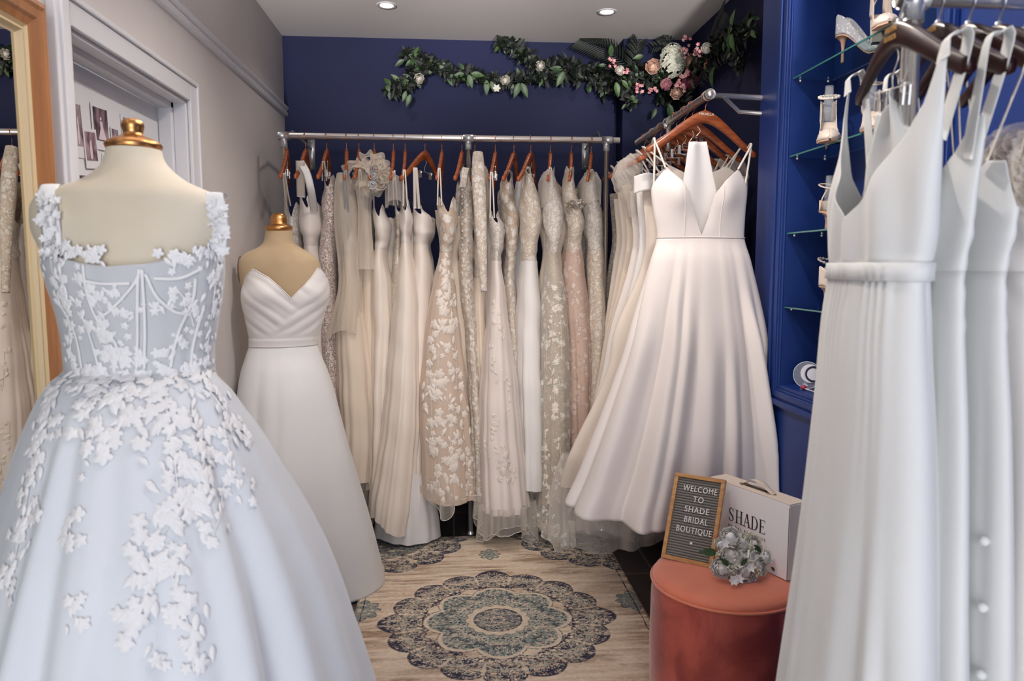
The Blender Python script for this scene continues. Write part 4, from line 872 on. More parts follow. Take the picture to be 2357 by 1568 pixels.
# ------------------------------------------------------------------ back clothes rail
RD = 3.70; RZ = float((P(640, 316, RD)[2] + P(1428, 320, RD)[2]) / 2); RR = .0155
def backrail():
    xl, xr = P(648, 316, RD)[0], P(1426, 320, RD)[0]; xp = [xl + .012, P(1078, 316, RD)[0], P(1396, 320, RD)[0]]
    t = thing('clothes_rail', 'long chrome clothes rail across the navy wall, full of lace and satin gowns', 'clothes rail', ((xl + xr) / 2, RD, 0), None)
    MB().tube([(xl - .008, RD, RZ), (xr, RD, RZ)], RR, n=20).build('rail', M_chrome, t)
    for x in xp:
        b = MB(); b.tube([(x, RD, .012), (x, RD, RZ - .02)], .0115, n=14); b.lathe([(.0, 0.0), (.02, 0.0), (.02, .006), (.012, .02)], (x, RD, 0)); b.build('post', M_chrome, t)
        j = MB(); j.tube([(x - .026, RD, RZ), (x + .026, RD, RZ)], .0195, n=18); j.tube([(x, RD, RZ), (x, RD, RZ - .055)], .0165, n=16); j.ball((x, RD - .019, RZ - .028), .0045); j.build('joint', M_steel, t)
    for i, (px, pl) in enumerate(((717, 1), (1347, 1))):
        c = P(px, 356, D - .003); b = MB(); b.box((c[0] - .02, D - .006, c[2] - .085), (c[0] + .02, D - .001, c[2] + .085)); b.tube([(c[0], D - .004, c[2] + .03), (c[0] - .012, RD + .16, c[2] + .05), (c[0] - .02, RD, RZ - .012)], .006, n=8)
        for z in (-.07, .07): b.ball((c[0], D - .007, c[2] + z), .005)
        b.build('wall_bracket', M_steel, t)
backrail()
HP = make_hanger(.20, .145, .060, M_cherry, M_copper, RR)
HP2 = make_hanger(.20, .145, .060, M_cherry, M_copper, RR, clips=True)
_used = {}
def hanger(proto, loc, rz, label, group, tilt=0.0):
    r = proto if id(proto) not in _used else copy_tree(proto); _used[id(proto)] = 1
    r.location = tuple(float(v) for v in loc); r.rotation_euler = (0, tilt, math.radians(rz)); r['label'] = label; r['group'] = group; return r

# rack gowns: hanger px, turn, cloth of bodice / skirt, silhouette rows, hem, waist row, straps, words
RACK = [
 dict(x=660, rz=84, m=(BEAD_I, LACE_I), r=[(472, 643, 676), (500, 645, 678), (560, 650, 680), (620, 640, 692), (760, 632, 705), (1000, 625, 725), (1200, 615, 735)], w=560, cy=.12, st=[(655, 400), (664, 470)], lab='ivory beaded gown with thin straps, furthest left on the back rail', col='ivory'),
 dict(x=703, rz=76, m=(RSAT, RSAT), r=[(452, 678, 712), (480, 677, 730), (520, 678, 736), (565, 686, 722), (620, 684, 745), (760, 672, 765), (1000, 655, 790), (1200, 640, 800)], w=565, cy=.08, st=[(690, 372), (688, 450)], wide=1, lab='white satin one-shoulder gown with a broad strap beside the smaller dress form'),
 dict(x=752, rz=80, m=(BEAD_B, BEAD_B), r=[(410, 738, 764), (460, 733, 774), (505, 733, 778), (565, 728, 768), (640, 727, 766), (800, 735, 768), (900, 742, 772), (1100, 730, 790)], w=565, cy=.05, st=[(746, 372), (747, 412)], lab='blush sequinned gown glittering from strap to hem'),
 dict(x=797, rz=88, m=(BEAD_I, TULC), r=[(536, 788, 812), (560, 787, 814), (600, 787, 816), (660, 776, 826), (740, 768, 836), (850, 770, 852), (1000, 776, 862), (1118, 772, 858)], w=585, cy=.02, st=[(796, 396), (800, 536)], grey=1, drape=(770, 400, 822, 640), lab='champagne tulle gown with tiny beaded bodice on long grey loops'),
 dict(x=826, rz=84, m=(LACE_I, TULC), r=[(468, 830, 850), (520, 828, 852), (570, 832, 848), (640, 820, 866), (800, 822, 872), (1000, 826, 880), (1130, 822, 884)], w=572, cy=.10, st=[(829, 392), (833, 466)], ruff=1, lab='gown with ruffled cream tulle collar fanning above the rail gowns'),
 dict(x=861, rz=84, m=(RSAT, IVW), r=[(480, 854, 882), (520, 857, 897), (560, 860, 890), (580, 858, 884), (660, 848, 900), (760, 850, 905), (900, 853, 900), (1100, 850, 905), (1170, 850, 905)], w=574, cy=.03, st=[(858, 384), (856, 480)], ros=1, grey=1, lab='ivory satin gown whose strap carries white fabric rosettes'),
 dict(x=905, rz=88, m=(LACE_C, LACE_C), r=[(468, 905, 926), (500, 903, 930), (545, 905, 922), (620, 898, 925), (800, 886, 930), (1000, 880, 935), (1150, 876, 940)], w=545, cy=.10, st=[(907, 396), (911, 468)], cape=(885, 404, 932, 470), lab='slim champagne lace gown with a short organza cape'),
 dict(x=932, rz=90, m=(RSAT, IVW), r=[(470, 923, 942), (500, 920, 949), (550, 924, 943), (575, 922, 946), (650, 912, 962), (750, 900, 968), (900, 888, 972), (1050, 868, 968), (1150, 852, 962), (1215, 850, 950)], w=560, cy=-.06, st=[(931, 392), (933, 470)], hem=(.05, 1, 2.2), lab='plain warm ivory satin gown with full sweeping train at the left of the rug', lining=1, tt=.19),
 dict(x=978, rz=52, m=(RSAT, IV), r=[(476, 948, 972), (500, 947, 994), (535, 949, 994), (562, 951, 984), (600, 949, 990), (700, 940, 995), (850, 934, 992), (1000, 931, 985), (1145, 928, 980)], w=562, cy=.0, st=[(956, 388), (960, 476)], dbl=1, lab='white satin gown on a turned hanger with looped double straps'),
 dict(x=1017, rz=86, m=(LACE_N, FLOR_N), r=[(466, 1006, 1052), (505, 1010, 1056), (550, 1014, 1046), (580, 1014, 1040), (650, 1000, 1046), (750, 977, 1058), (870, 964, 1070), (1000, 961, 1084), (1138, 968, 1090)], w=582, cy=-.08, st=[(1011, 388), (1012, 468)], flor=1, tt=.2, under=(1140, 1168), lab='nude tulle gown covered in large ivory lace flowers, middle of the rail'),
 dict(x=1063, rz=80, m=(LACE_I, LACE_I), r=[(388, 1066, 1082), (430, 1060, 1088), (520, 1058, 1090), (640, 1056, 1092), (800, 1074, 1102), (1000, 1082, 1112), (1150, 1085, 1122)], w=620, cy=.02, st=None, btn=1, flor2=1, lab='high-backed ivory lace gown with a row of covered buttons'),
 dict(x=1093, rz=88, m=(LACE_I, TULC), r=[(352, 1090, 1110), (400, 1088, 1118), (500, 1090, 1120), (600, 1092, 1124), (700, 1088, 1122), (850, 1092, 1130), (1000, 1096, 1140), (1150, 1098, 1150)], w=640, cy=.05, st=None, sleeve=1, lab='ivory lace gown with one long lace sleeve hanging in front'),
 dict(x=1140, rz=84, m=(BEAD_I, PWHITE), r=[(498, 1126, 1148), (520, 1124, 1161), (560, 1129, 1158), (600, 1131, 1152), (660, 1128, 1160), (760, 1117, 1172), (900, 1106, 1190), (1050, 1102, 1204), (1160, 1104, 1213)], w=600, cy=-.09, st=[(1131, 398), (1133, 498)], vine=1, tt=.2, under=(1160, 1250), lab='white gown with beaded bodice and pale embroidered flower sprays on its skirt'),
 dict(x=1183, rz=78, m=(LACE_N, LACE_I), r=[(400, 1160, 1184), (440, 1156, 1188), (510, 1163, 1202), (560, 1166, 1198), (620, 1162, 1190), (750, 1170, 1196), (950, 1178, 1206), (1140, 1176, 1214)], w=600, cy=.08, st=[(1172, 392), (1172, 402)], grey=1, lab='slim lace gown with frilled lace shoulder between two fuller gowns'),
 dict(x=1222, rz=74, m=(LACE_C, WSAT), r=[(385, 1208, 1222), (420, 1204, 1230), (470, 1199, 1248), (515, 1200, 1250), (560, 1203, 1240), (610, 1200, 1240), (720, 1192, 1248), (900, 1190, 1250), (1050, 1194, 1252), (1120, 1196, 1250)], w=600, cy=-.02, st=[(1215, 384), (1214, 392)], lab='white gown with pale lace V bodice and plain narrow skirt'),
 dict(x=1267, rz=88, m=(BEAD_I, SHLACE), r=[(395, 1260, 1273), (440, 1254, 1280), (490, 1250, 1298), (540, 1255, 1294), (580, 1258, 1284), (650, 1252, 1298), (760, 1245, 1308), (900, 1243, 1310), (1050, 1242, 1310), (1150, 1236, 1314), (1190, 1230, 1312)], w=580, cy=-.08, st=[(1266, 386), (1266, 400)], vine=2, tt=.2, under=(1185, 1278), lab='sheer champagne gown embroidered with outlined leaves, trailing lowest on the back rail', cape=(1246, 392, 1282, 470)),
 dict(x=1315, rz=90, m=(LACE_C, LACE_B), r=[(392, 1304, 1324), (440, 1297, 1331), (475, 1296, 1342), (520, 1306, 1350), (560, 1303, 1342), (600, 1301, 1346), (700, 1298, 1358), (820, 1302, 1366), (1000, 1306, 1366), (1160, 1300, 1375)], w=575, cy=-.01, st=[(1314, 386), (1314, 396)], ruf2=1, lab='blush pink lace gown with a ruffled beaded neckline'),
 dict(x=1361, rz=90, m=(BEAD_I, LACE_C), r=[(398, 1352, 1374), (440, 1346, 1382), (500, 1347, 1394), (560, 1358, 1396), (620, 1360, 1398), (750, 1357, 1402), (900, 1350, 1392), (1050, 1340, 1390), (1160, 1335, 1392)], w=575, cy=.03, st=[(1361, 390), (1361, 402)], under=(1160, 1228), cape=(1340, 398, 1388, 470), lab='ivory beaded gown with sheer cap sleeves, last on the back rail beside its post'),
]
def rackgown(i, g):
    rng = random.Random(100 + i); dc = RD - .10; cy = RD - .02 + g['cy'] * .8; tt = g.get('tt', .15)
    hx = P(g['x'], 318, RD)[0]
    hanger(HP2 if i % 2 == 0 else HP, (hx, RD, RZ), 90 + math.degrees(math.atan2(-hx, RD)) + (g['rz'] - 88) * .8 + rng.uniform(-2, 2), 'cherry wood hanger holding the ' + (g.get('hl') or ' '.join(g['lab'].split(',')[0].split()[:11])), 'wooden hangers on the back rail')
    rows = rows_px(dc, g['r'], .1); zt = rows[0][0]; zb = rows[-1][0]; zw = float(P(900, g['w'], dc)[2]); R = []
    for (z, cx, _, w, _t) in rows:
        q = np.clip((zw - z) / (zw - zb), 0, 1); R.append((z, cx, cy, w, .075 + (.02 if z > zw + .05 else 0) + (tt - .085) * q ** .7))
    R.append((zb - .3, R[-1][1], cy, R[-1][3] * 1.1, R[-1][4])); R.append((zt + .12, R[0][1], cy, R[0][3] * .9, R[0][4] * .9))
    k1_, k2_ = rng.uniform(0, 6), rng.uniform(0, 6)
    lump = lambda u, z: .0035 * np.sin(21 * z + 6.28 * u * 2 + k1_) * np.sin(9 * z + k2_) + .0022 * np.sin(47 * z + 6.28 * u * 3 + k2_) * ss((z - zw) / .03) + .0018 * np.sin(120 * (z - zw) + 6.28 * u) * np.exp(-((z - zw - .03) / .05) ** 2)
    s = Surf(R, 0, zw, zb, .0016, g.get('a1', .012), (rng.choice([8, 10, 12]), rng.choice([14, 17]), rng.choice([3, 4, 5])), seed=i * 7 + 3, disp=lump, post=clampx(-.905))
    c = thing('bridal_gown', g['lab'], 'gown', (R[0][1], cy, RZ), 'bridal gowns on the back rail')
    h = g.get('hem', (.012, 2, rng.uniform(0, 6))); hem = hemf(zb, *h)
    dp = .045 if rows[0][3] < .03 else .06; ul = [rng.uniform(.09, .13), rng.uniform(.09, .13)]; top = lambda u: zt + .010 - dp * np.exp(-(np.asarray(u) / .045) ** 2) + .013 * np.exp(-((np.asarray(u) - ul[0]) / .04) ** 2) + .013 * np.exp(-((np.asarray(u) + ul[1]) / .03) ** 2) - .05 * ss((np.abs(np.asarray(u)) - .2) / .1)
    gown_mesh(c, s, top, zw, hem, g['m'][0], g['m'][1], nu=110)
    if g['m'][1] is SHLACE:
        b = MB(); s2 = Surf([(z, x, y, w * .86, t_ * .86) for z, x, y, w, t_ in R], 0, zw, zb, .0012, .012, (9, 14, 5), seed=i); s2.mesh(b, zw, hemf(zb + .10, .02, 2, 1), 100, 40); b.build('lining', fabric('champagne_lining', (206, 188, 168), .5), c)
    # the train gathered up behind each gown
    m_ = g['m'][1] if g['m'][1] not in (SHLACE, FLOR_N) else TULC; k_ = 1.45 if i % 2 else 1.3
    sb = Surf([(z, x + (.012 if i % 2 else -.008), cy + .085 + .02 * (i % 3), w * k_ + .006, .045) for z, x, y, w, t_ in R], 0, zw, zb, .002, .012, (10, 14, 4), seed=i + 60, post=clampx(-.905)); b = MB(); sb.mesh(b, lambda u: zt - .05 + .02 * np.cos(6.28 * 2 * u + i), hemf(zb + .06, .03, 2, i), 90, 44); b.build('train', m_, c)
    if g.get('st'):
        (ax, ay), (bx, by) = g['st']; tipd = RD - .19; A = P(ax, ay, tipd); B = P(bx, by + 4, cy - .09); m = mat('grey_hanging_loop', (150, 148, 150), .4) if g.get('grey') else M_thread
        k = .0075 if g.get('wide') or g.get('dbl') else .0035
        for s_ in (-1, 1) if not g.get('wide') else (1,):
            dx = np.array([.007 * s_, 0, 0]); strap(c, [A + (0, .01, -.01), A + dx * .5 + (0, -.012, -.002), (A + B) / 2 + dx + (0, -.01, 0), B + dx * 1.4], k if not g.get('wide') else .02, m=m)
        if g.get('wide'): strap(c, [A + (0, .01, 0), P(706, 400, tipd), P(716, 440, tipd + .02), P(724, 490, cy - .08)], .018, m=WSAT)
    if g.get('grey') and 0:
        A = P(g['x'] - 2, 396, RD - .19); strap(c, [A + (0.004, 0, 0), A + (.006, -.004, -.12), A + (.004, 0, -.22)], .0045, m=mat('grey_hanging_loop', (150, 148, 150), .4), name='hanging_loop')
    if g.get('flor'):
        zz = lambda y: float(P(1020, y, dc)[2])
        for k, (px, y0, y1, n) in enumerate(((1022, 600, 760, 12), (1005, 740, 900, 14), (1045, 720, 880, 12), (990, 860, 1010, 12), (1030, 880, 1040, 16), (1062, 900, 1050, 10), (1000, 1000, 1120, 10), (1040, 1030, 1130, 12), (1072, 1040, 1130, 8), (1035, 620, 720, 8))):
            u0, _ = s.find(px, (y0 + y1) / 2); trail(c, s, [(u0, zz(y0)), (u0 + .01, zz((y0 + y1) / 2)), (u0, zz(y1))], int(n * 1.9), .024, rng, APPN, .024, kinds='f')
    if g.get('flor2'):
        for px, y0, y1 in ((1075, 420, 640), (1085, 650, 800), (1095, 780, 1000)): u0, _ = s.find(px, (y0 + y1) / 2); trail(c, s, [(u0, float(P(px, y0, dc)[2])), (u0, float(P(px, y1, dc)[2]))], 14, .014, rng, APPN, .014)
    if g.get('btn'):
        for k in range(14): u0 = s.find(1064, 420 + k * 16)[0]; p = s.ev(np.array([u0]), np.array([float(P(1064, 420 + k * 16, dc)[2])]))[0]; MB().ball(p + (0, -.004, 0), .005, 8, 6).build('covered_button', APPN, c)
        strap(c, [P(1072, 386, RD - .2), P(1070, 396, RD - .21), P(1066, 430, RD - .19)], .018, m=LACE_I, name='lace_shoulder')
    if g.get('sleeve'):
        b = MB(); C = bez([P(1100, 352, RD - .17), P(1102, 420, RD - .2), P(1108, 540, RD - .23), P(1114, 672, RD - .25)], 40); b.tube(C, [.022 + .008 * math.sin(k / 9) for k in range(40)], n=20, caps=False); b.build('lace_sleeve', LACE_I, c, solid=.0015)
        b = MB(); q = P(1100, 372, RD - .18); b.ball(q, .032, 16, 12, sc_=(.8, 1, 1.1)); b.build('puffed_shoulder', SHLACE, c)
    if g.get('vine') == 1:
        for (x, y0, y1, n, sz) in ((1150, 700, 780, 9, .016), (1135, 790, 870, 9, .016), (1165, 860, 960, 8, .014), (1130, 940, 990, 8, .018), (1155, 1010, 1080, 16, .020), (1178, 1050, 1090, 9, .014), (1120, 1000, 1040, 5, .012)):
            u0, _ = s.find(x, (y0 + y1) / 2); trail(c, s, [(u0, float(P(x, y0, dc)[2])), (u0 + .01, float(P(x, y1, dc)[2]))], n, sz, rng, APPN, .014)
    if g.get('vine') == 2:
        for (x, y0, y1, n, sz) in ((1270, 690, 790, 10, .012), (1258, 740, 850, 9, .012), (1290, 700, 820, 9, .010), (1275, 860, 960, 14, .018), (1255, 980, 1100, 12, .016), (1290, 1000, 1120, 10, .014), (1265, 1100, 1180, 12, .016)):
            u0, _ = s.find(x, (y0 + y1) / 2); trail(c, s, [(u0, float(P(x, y0, dc)[2])), (u0 + .01, float(P(x, y1, dc)[2]))], n, sz, rng, APPN, .013)
    if g.get('under'):   # sheer tulle showing below the hem
        ya, yb = g['under']; z1 = float(P(1100, yb, dc - .12)[2])
        for k in range(2):
            s3 = Surf([(z, x + .02 * k - .01, y - .01, w * (.97 + .05 * k), t_ * (.97 + .04 * k)) for z, x, y, w, t_ in R], 0, zw, z1, .001, .034 + .012 * k, (9, 9, 4), seed=i * 3 + k)
            b = MB(); s3.mesh(b, zb + .03, hemf(max(z1 + .05 * (1 - k) + .04, .05), .045, 2 + k, i + k * 2.0, 5), 150, 26); b.build('tulle_underlayer', SHEER if i != 15 else SHLACE, c)
            e = MB(); U = np.linspace(-.5, .5, 150, endpoint=False); Zh = hemf(max(z1 + .05 * (1 - k) + .04, .05), .045, 2 + k, i + k * 2.0, 5)(U); e.tube(s3.ev(U, Zh), .0014, n=4, closed=True); e.build('rolled_hem', M_thread, c)
    if g.get('lining'):
        L_ = rows_px(dc, [(1020, 905, 960), (1080, 885, 985), (1150, 868, 1000), (1200, 862, 1010), (1240, 858, 1014)], .13); R2 = [(z, x, cy + .01, w, t_) for z, x, _, w, t_ in L_]
        s4 = Surf(R2, 0, R2[0][0], R2[-1][0], .004, .008, (5, 9, 4), seed=5); b = MB(); s4.mesh(b, R2[0][0], hemf(max(R2[-1][0] + .0, .02), .008, 1, 2.5), 110, 24); b.build('satin_lining', WSAT, c)
    if g.get('ruff'):
        b = MB(); q = P(845, 400, RD - .1); 
        for k in range(26):
            a = rng.uniform(0, 6.28); rr = rng.uniform(.04, .105); n = np.array([math.cos(a) * .8, -.8, math.sin(a) * .8]); c1 = q + np.array([math.cos(a) * rr * .95, rng.uniform(-.05, .03), math.sin(a) * rr * .85]); ax, ay, az = frame_of(n); A = []
            R0 = rng.uniform(.03, .05)
            for v in (.1, .5, 1): A.append([c1 + (ax * math.cos(th) + ay * math.sin(th)) * R0 * v + az * (.016 * math.sin(3 * th + k) * v) for th in np.linspace(0, 2 * np.pi, 24, endpoint=False)])
            b.grid(np.array(A), wrap=True)
        b.build('tulle_ruffle_collar', SHEERC, c)
        b = MB(); Sx = Surf([(float(P(840, 395, dc)[2]), q[0], RD - .05, .075, .06), (float(P(840, 480, dc)[2]), P(836, 480, dc)[0], RD - .05, .03, .05), (float(P(840, 620, dc)[2]), P(836, 480, dc)[0], RD - .05, .045, .06)], 0, 1.9, 1.3, .003, .004, seed=3); Sx.mesh(b, float(P(840, 395, dc)[2]), float(P(840, 620, dc)[2]), 80, 30); b.build('tulle_overlay', SHEERC, c)
    if g.get('ros'):
        b = MB(); rose_mb(b, P(859, 403, RD - .2), (0, -1, 0), .019, rng, 4); rose_mb(b, P(857, 424, RD - .2), (0, -1, -.3), .020, rng, 3); b.build('fabric_rosette', WSAT, c)
        b = MB()
        for k in range(9): q = P(875 + rng.uniform(-12, 14), 395 + rng.uniform(-25, 45), RD - .16); rose_mb(b, q, (rng.uniform(-.5, .5), -1, rng.uniform(-.5, .5)), .026, rng, 2, 1.2, .1)
        b.build('tulle_frill', SHEERC, c)
    if g.get('cape'):
        x0, y0, x1, y1 = g['cape']; q0, q1 = P(x0, y0, RD - .12), P(x1, y1, RD - .12); xc = (q0[0] + q1[0]) / 2; w = (q1[0] - q0[0]) / 2; Rc = [(q0[2], xc, RD - .03, w * .45, .14), ((q0[2] * .7 + q1[2] * .3), xc, RD - .03, w * .95, .16), (q1[2], xc, RD - .03, w * .9, .15)]
        b = MB(); Surf(Rc, 0, q0[2], q1[2], .004, .006, seed=i).mesh(b, q0[2], hemf(q1[2], .01, 2, 1), 90, 18); b.build('organza_cape', SHEER, c)
    if g.get('drape'):
        x0, y0, x1, y1 = g['drape']; Rc = [(z, P((a + b_) / 2, 500, dc)[0], RD - .04, (P(b_, 500, dc)[0] - P(a, 500, dc)[0]) / 2, t_) for z, a, b_, t_ in ((float(P(790, 398, dc)[2]), 776, 800, .08), (float(P(790, 430, dc)[2]), 770, 812, .1), (float(P(790, 520, dc)[2]), 768, 822, .11), (float(P(790, 640, dc)[2]), 776, 826, .1), (float(P(790, 780, dc)[2]), 740, 822, .1))]
        b = MB(); Surf(Rc, 0, 1.9, 1.2, .004, .010, seed=i).mesh(b, Rc[0][0], hemf(Rc[-1][0], .03, 1, 1), 90, 40); b.build('organza_overlay', SHEERC, c)
    if g.get('ruf2'):
        b = MB()
        for k in range(18): q = P(1306 + k * 2.3, 470 + 5 * math.sin(k), cy - .095 - .01 * math.sin(k * .35)); rose_mb(b, q, (rng.uniform(-.4, .4), -1, .6), .014, rng, 2, 1.2, .1)
        b.build('ruffled_neckline', LACE_C, c)
for i, g in enumerate(RACK): rackgown(i, g)

# ------------------------------------------------------------------ dress forms
def dress_form(name_label, d, rows, capc, cap, m, phi=0.0):
    R = [(r[0], r[1], r[2], r[3], r[4]) for r in rows_px(d, rows, .08)]; c = P(capc[0], capc[1], d)
    t = thing('dress_form', name_label, 'dress form', (R[-1][1], d, 0)); t['group'] = 'dress forms wearing gowns'
    s = Surf(R, phi, 0, -1, 0, 0); b = MB(); A0 = R[0]; s.mesh(b, R[0][0], R[-1][0], 72, 90); 
    b.grid(np.array([s.ev(np.linspace(-.5, .5, 72, endpoint=False), np.full(72, R[0][0])), np.tile([A0[1], A0[2], A0[0] + .002], (72, 1))]), wrap=True); b.build('torso', m, t)
    MB().lathe(cap, (c[0], d, R[0][0]), n=40).build('neck_cap', M_gold, t)
    p = MB(); p.tube([(R[-1][1], d, .04), (R[-1][1], d, R[-1][0] + .05)], .014, n=14); p.build('stand_pole', M_gold, t)
    for k in range(3): a = 2.1 * k + .4; MB().tube(bez([(R[-1][1], d, .10), (R[-1][1] + .08 * math.cos(a), d + .08 * math.sin(a), .06), (R[-1][1] + .14 * math.cos(a), d + .14 * math.sin(a), .012)], 10), .009, n=8).build('foot', M_gold, t)
    return t, s
t1, form1 = dress_form('larger cream dress form with tiered gold neck cap, in the foreground at the left', 1.42,
    [(345, 250, 368, .05), (365, 245, 374, .051), (385, 235, 388, .055), (402, 216, 408, .06), (416, 192, 428, .065), (428, 160, 452, .07), (438, 124, 478, .074), (448, 100, 496, .078), (462, 82, 512, .08), (490, 73, 522, .082), (520, 75, 523, .086), (560, 92, 513, .094), (600, 120, 500, .098), (650, 134, 497, .100), (700, 150, 490, .096), (760, 163, 480, .085), (845, 172, 473, .074), (950, 172, 476, .08), (1020, 172, 476, .08)], (308, 345),
    [(.0001, -.004), (.040, -.004), (.046, .001), (.0485, .007), (.046, .012), (.036, .018), (.026, .022), (.018, .026), (.0165, .031), (.018, .036), (.0195, .042), (.018, .049), (.012, .054), (.0001, .056)], M_form)
t2, form2 = dress_form('smaller tan dress form with domed gold neck cap, standing in front of the back rail', 3.2,
    [(530, 612, 672, .05), (545, 610, 674, .052), (560, 606, 678, .056), (570, 594, 692, .06), (580, 572, 710, .068), (590, 558, 724, .074), (602, 550, 735, .08), (620, 548, 739, .085), (645, 552, 740, .09), (670, 560, 738, .094), (700, 570, 736, .094), (785, 592, 712, .066), (850, 590, 714, .07), (900, 588, 716, .07)], (642, 530),
    [(.0001, -.004), (.052, -.004), (.0565, .004), (.056, .012), (.050, .019), (.037, .022), (.034, .027), (.034, .045), (.030, .060), (.018, .070), (.0001, .073)], M_formd)
b = MB(); q = P(554, 622, 3.2); b.ball(q, .02, 20, 12, sc_=(.55, 1.6, 3.0)); b.build('arm_cap', M_armcap, t2)

def gown1():
    rng = random.Random(21); d = 1.42
    B_ = [(430, 120, 498, .085), (560, 112, 505, .100), (600, 110, 509, .108), (650, 124, 507, .112), (700, 140, 501, .108), (750, 151, 493, .098), (800, 157, 487, .090), (848, 160, 487, .088), (872, 142, 503, .10), (900, 124, 527, .13), (950, 105, 557, .17), (1000, 88, 589, .20), (1100, 63, 643, .25), (1200, 34, 697, .30), (1300, 5, 742, .34), (1400, -28, 778, .37), (1500, -60, 808, .395), (1568, -80, 830, .41), (1800, -130, 890, .44), (2230, -180, 960, .46)]
    R = rows_px(d, B_, .1); zw = float(P(320, 856, d)[2]); R = [(z, x, d - (0.0 if z > zw else .02), w, t_) for z, x, _, w, t_ in R]
    s = Surf(R, 0, zw, .02, .0006, .020, (8, 7, 3), seed=12, post=clampx(-.872), p=.75)
    t = thing('wedding_gown', 'white ball gown with sheer boned corset and raised lace flowers on the larger dress form', 'gown', (-.57, d, 0), 'gowns worn by the dress forms')
    zz = lambda y: float(P(320, y, d - .1)[2])
    for px_, py_, sg_, am_ in ((128, 1250, .010, -1.5), (108, 1250, .014, .9), (458, 1250, .012, -1.6), (485, 1250, .018, .9), (430, 1250, .014, .7), (250, 1300, .012, -.8), (590, 1350, .014, -1.1), (640, 1350, .02, .7)):
        s.fold.append((s.find(px_, py_)[0], sg_, am_, -.35, 0.0))
    del s.G
    nk = per([(-.5, zz(560)), (-.3, zz(575)), (-.235, zz(560)), (-.215, zz(566)), (-.16, zz(586)), (-.10, zz(592)), (-.05, zz(606)), (0, zz(614)), (.06, zz(608)), (.12, zz(594)), (.18, zz(578)), (.215, zz(562)), (.24, zz(556)), (.3, zz(570))])
    b = MB(); s.mesh(b, nk, zw - .003, 220, 46, off=.004); b.build('bodice', CORS, t, solid=.0015)
    b = MB(); s.mesh(b, zw, .015, 300, 110, off=.003); b.build('skirt', TULW, t, solid=.002)
    st = MB(); uz = lambda pts: [s.find(*p) for p in pts]
    for pts in ([(328, 624), (332, 721), (336, 850)], [(318, 630), (303, 668), (252, 712), (226, 730)], [(337, 630), (360, 680), (400, 714), (434, 722)], [(196, 612), (206, 690), (230, 732), (268, 786), (284, 850)], [(143, 690), (176, 757), (193, 846)], [(190, 721), (216, 793), (232, 850)], [(448, 640), (441, 690), (412, 757), (394, 850)], [(466, 700), (446, 775), (437, 842)], [(176, 644), (240, 650), (300, 655)], [(355, 646), (410, 640), (460, 622)], [(318, 624), (316, 680), (318, 850)]):
        st.strip(st, uz(pts), .006, .0065, 30, .001) if False else s.strip(st, uz(pts), .0062, .0065, 30, .001)
    st.build('boning', APPL, t)
    # neckline and strap edging
    for sgn, p0, p1 in ((-1, [(132, 582), (126, 520), (118, 470), (112, 432)], 122), (1, [(492, 578), (496, 520), (494, 480), (488, 452)], 480)):
        C = []
        for (x, y) in p0: u, z = form1.find(x, y) if y > 440 else form1.find(x, 446); q = form1.ev(np.array([u]), np.array([z]))[0] + form1.nrm(np.array([u]), np.array([z]))[0] * .008; q = q if y > 440 else q + (0, .02, .012); C.append(q)
        C.append(C[-1] + (0, .045, -.004)); C = bez(C, 40); b = MB(); b.tube(C, 1.0, n=8, flat=(.0165, .0015), side=(1, 0, 0)); b.build('strap', APPL, t)
        b = MB()
        for k in range(34): q = C[rng.randrange(0, 24)] + np.array([rng.uniform(-.017, .017), -.004, rng.uniform(-.005, .005)]); blossom_mb(b, q, (rng.uniform(-.6, .6) + sgn * .3, -1, rng.uniform(-.3, .6)), rng.uniform(.008, .013), rng)
        b.build('strap_flowers', APPL, t)
    def sp(pts, n, size, spread=.018): trail(t, s, uz(pts), n, size, rng, APPL, spread, off=.006)
    sp([(140, 580), (190, 590), (240, 596)], 30, .010, .010); sp([(380, 598), (440, 590), (490, 575)], 30, .010, .010)
    sp([(125, 600), (140, 660), (160, 720)], 34, .011, .014); sp([(495, 600), (490, 660), (480, 740)], 36, .010, .013); sp([(165, 740), (170, 800), (172, 850)], 20, .009, .010); sp([(478, 750), (474, 800), (476, 850)], 20, .009, .010)
    sp([(180, 640), (220, 690), (240, 720)], 18, .010); sp([(255, 660), (290, 690)], 10, .008, .010); sp([(225, 735), (250, 790), (270, 830)], 26, .012, .014); sp([(250, 715), (300, 730)], 9, .009, .008); sp([(280, 750), (310, 790), (330, 800)], 9, .007, .008)
    sp([(300, 820), (330, 850)], 12, .009, .012); sp([(350, 720), (365, 700), (400, 690)], 9, .008, .008); sp([(405, 660), (430, 700), (445, 750)], 16, .009, .010); sp([(400, 770), (380, 810), (356, 830)], 10, .008, .008); sp([(410, 800), (430, 840)], 12, .010)
    sp([(165, 868), (240, 880), (330, 886), (420, 876), (480, 870)], 70, .013, .016); sp([(200, 900), (300, 930), (400, 920)], 50, .014, .024)
    sp([(135, 890), (110, 960), (92, 1040), (78, 1110)], 46, .014, .014); sp([(72, 1130), (52, 1220), (38, 1320)], 26, .013, .014); sp([(30, 1330), (18, 1400)], 8, .012, .01)
    sp([(300, 950), (330, 1000)], 24, .014, .024); sp([(380, 940), (395, 1040), (400, 1150), (385, 1240)], 60, .015, .018); sp([(385, 1260), (405, 1360), (430, 1450), (440, 1560)], 40, .014, .016); sp([(320, 1230), (345, 1290), (315, 1400), (300, 1460)], 30, .016, .014)
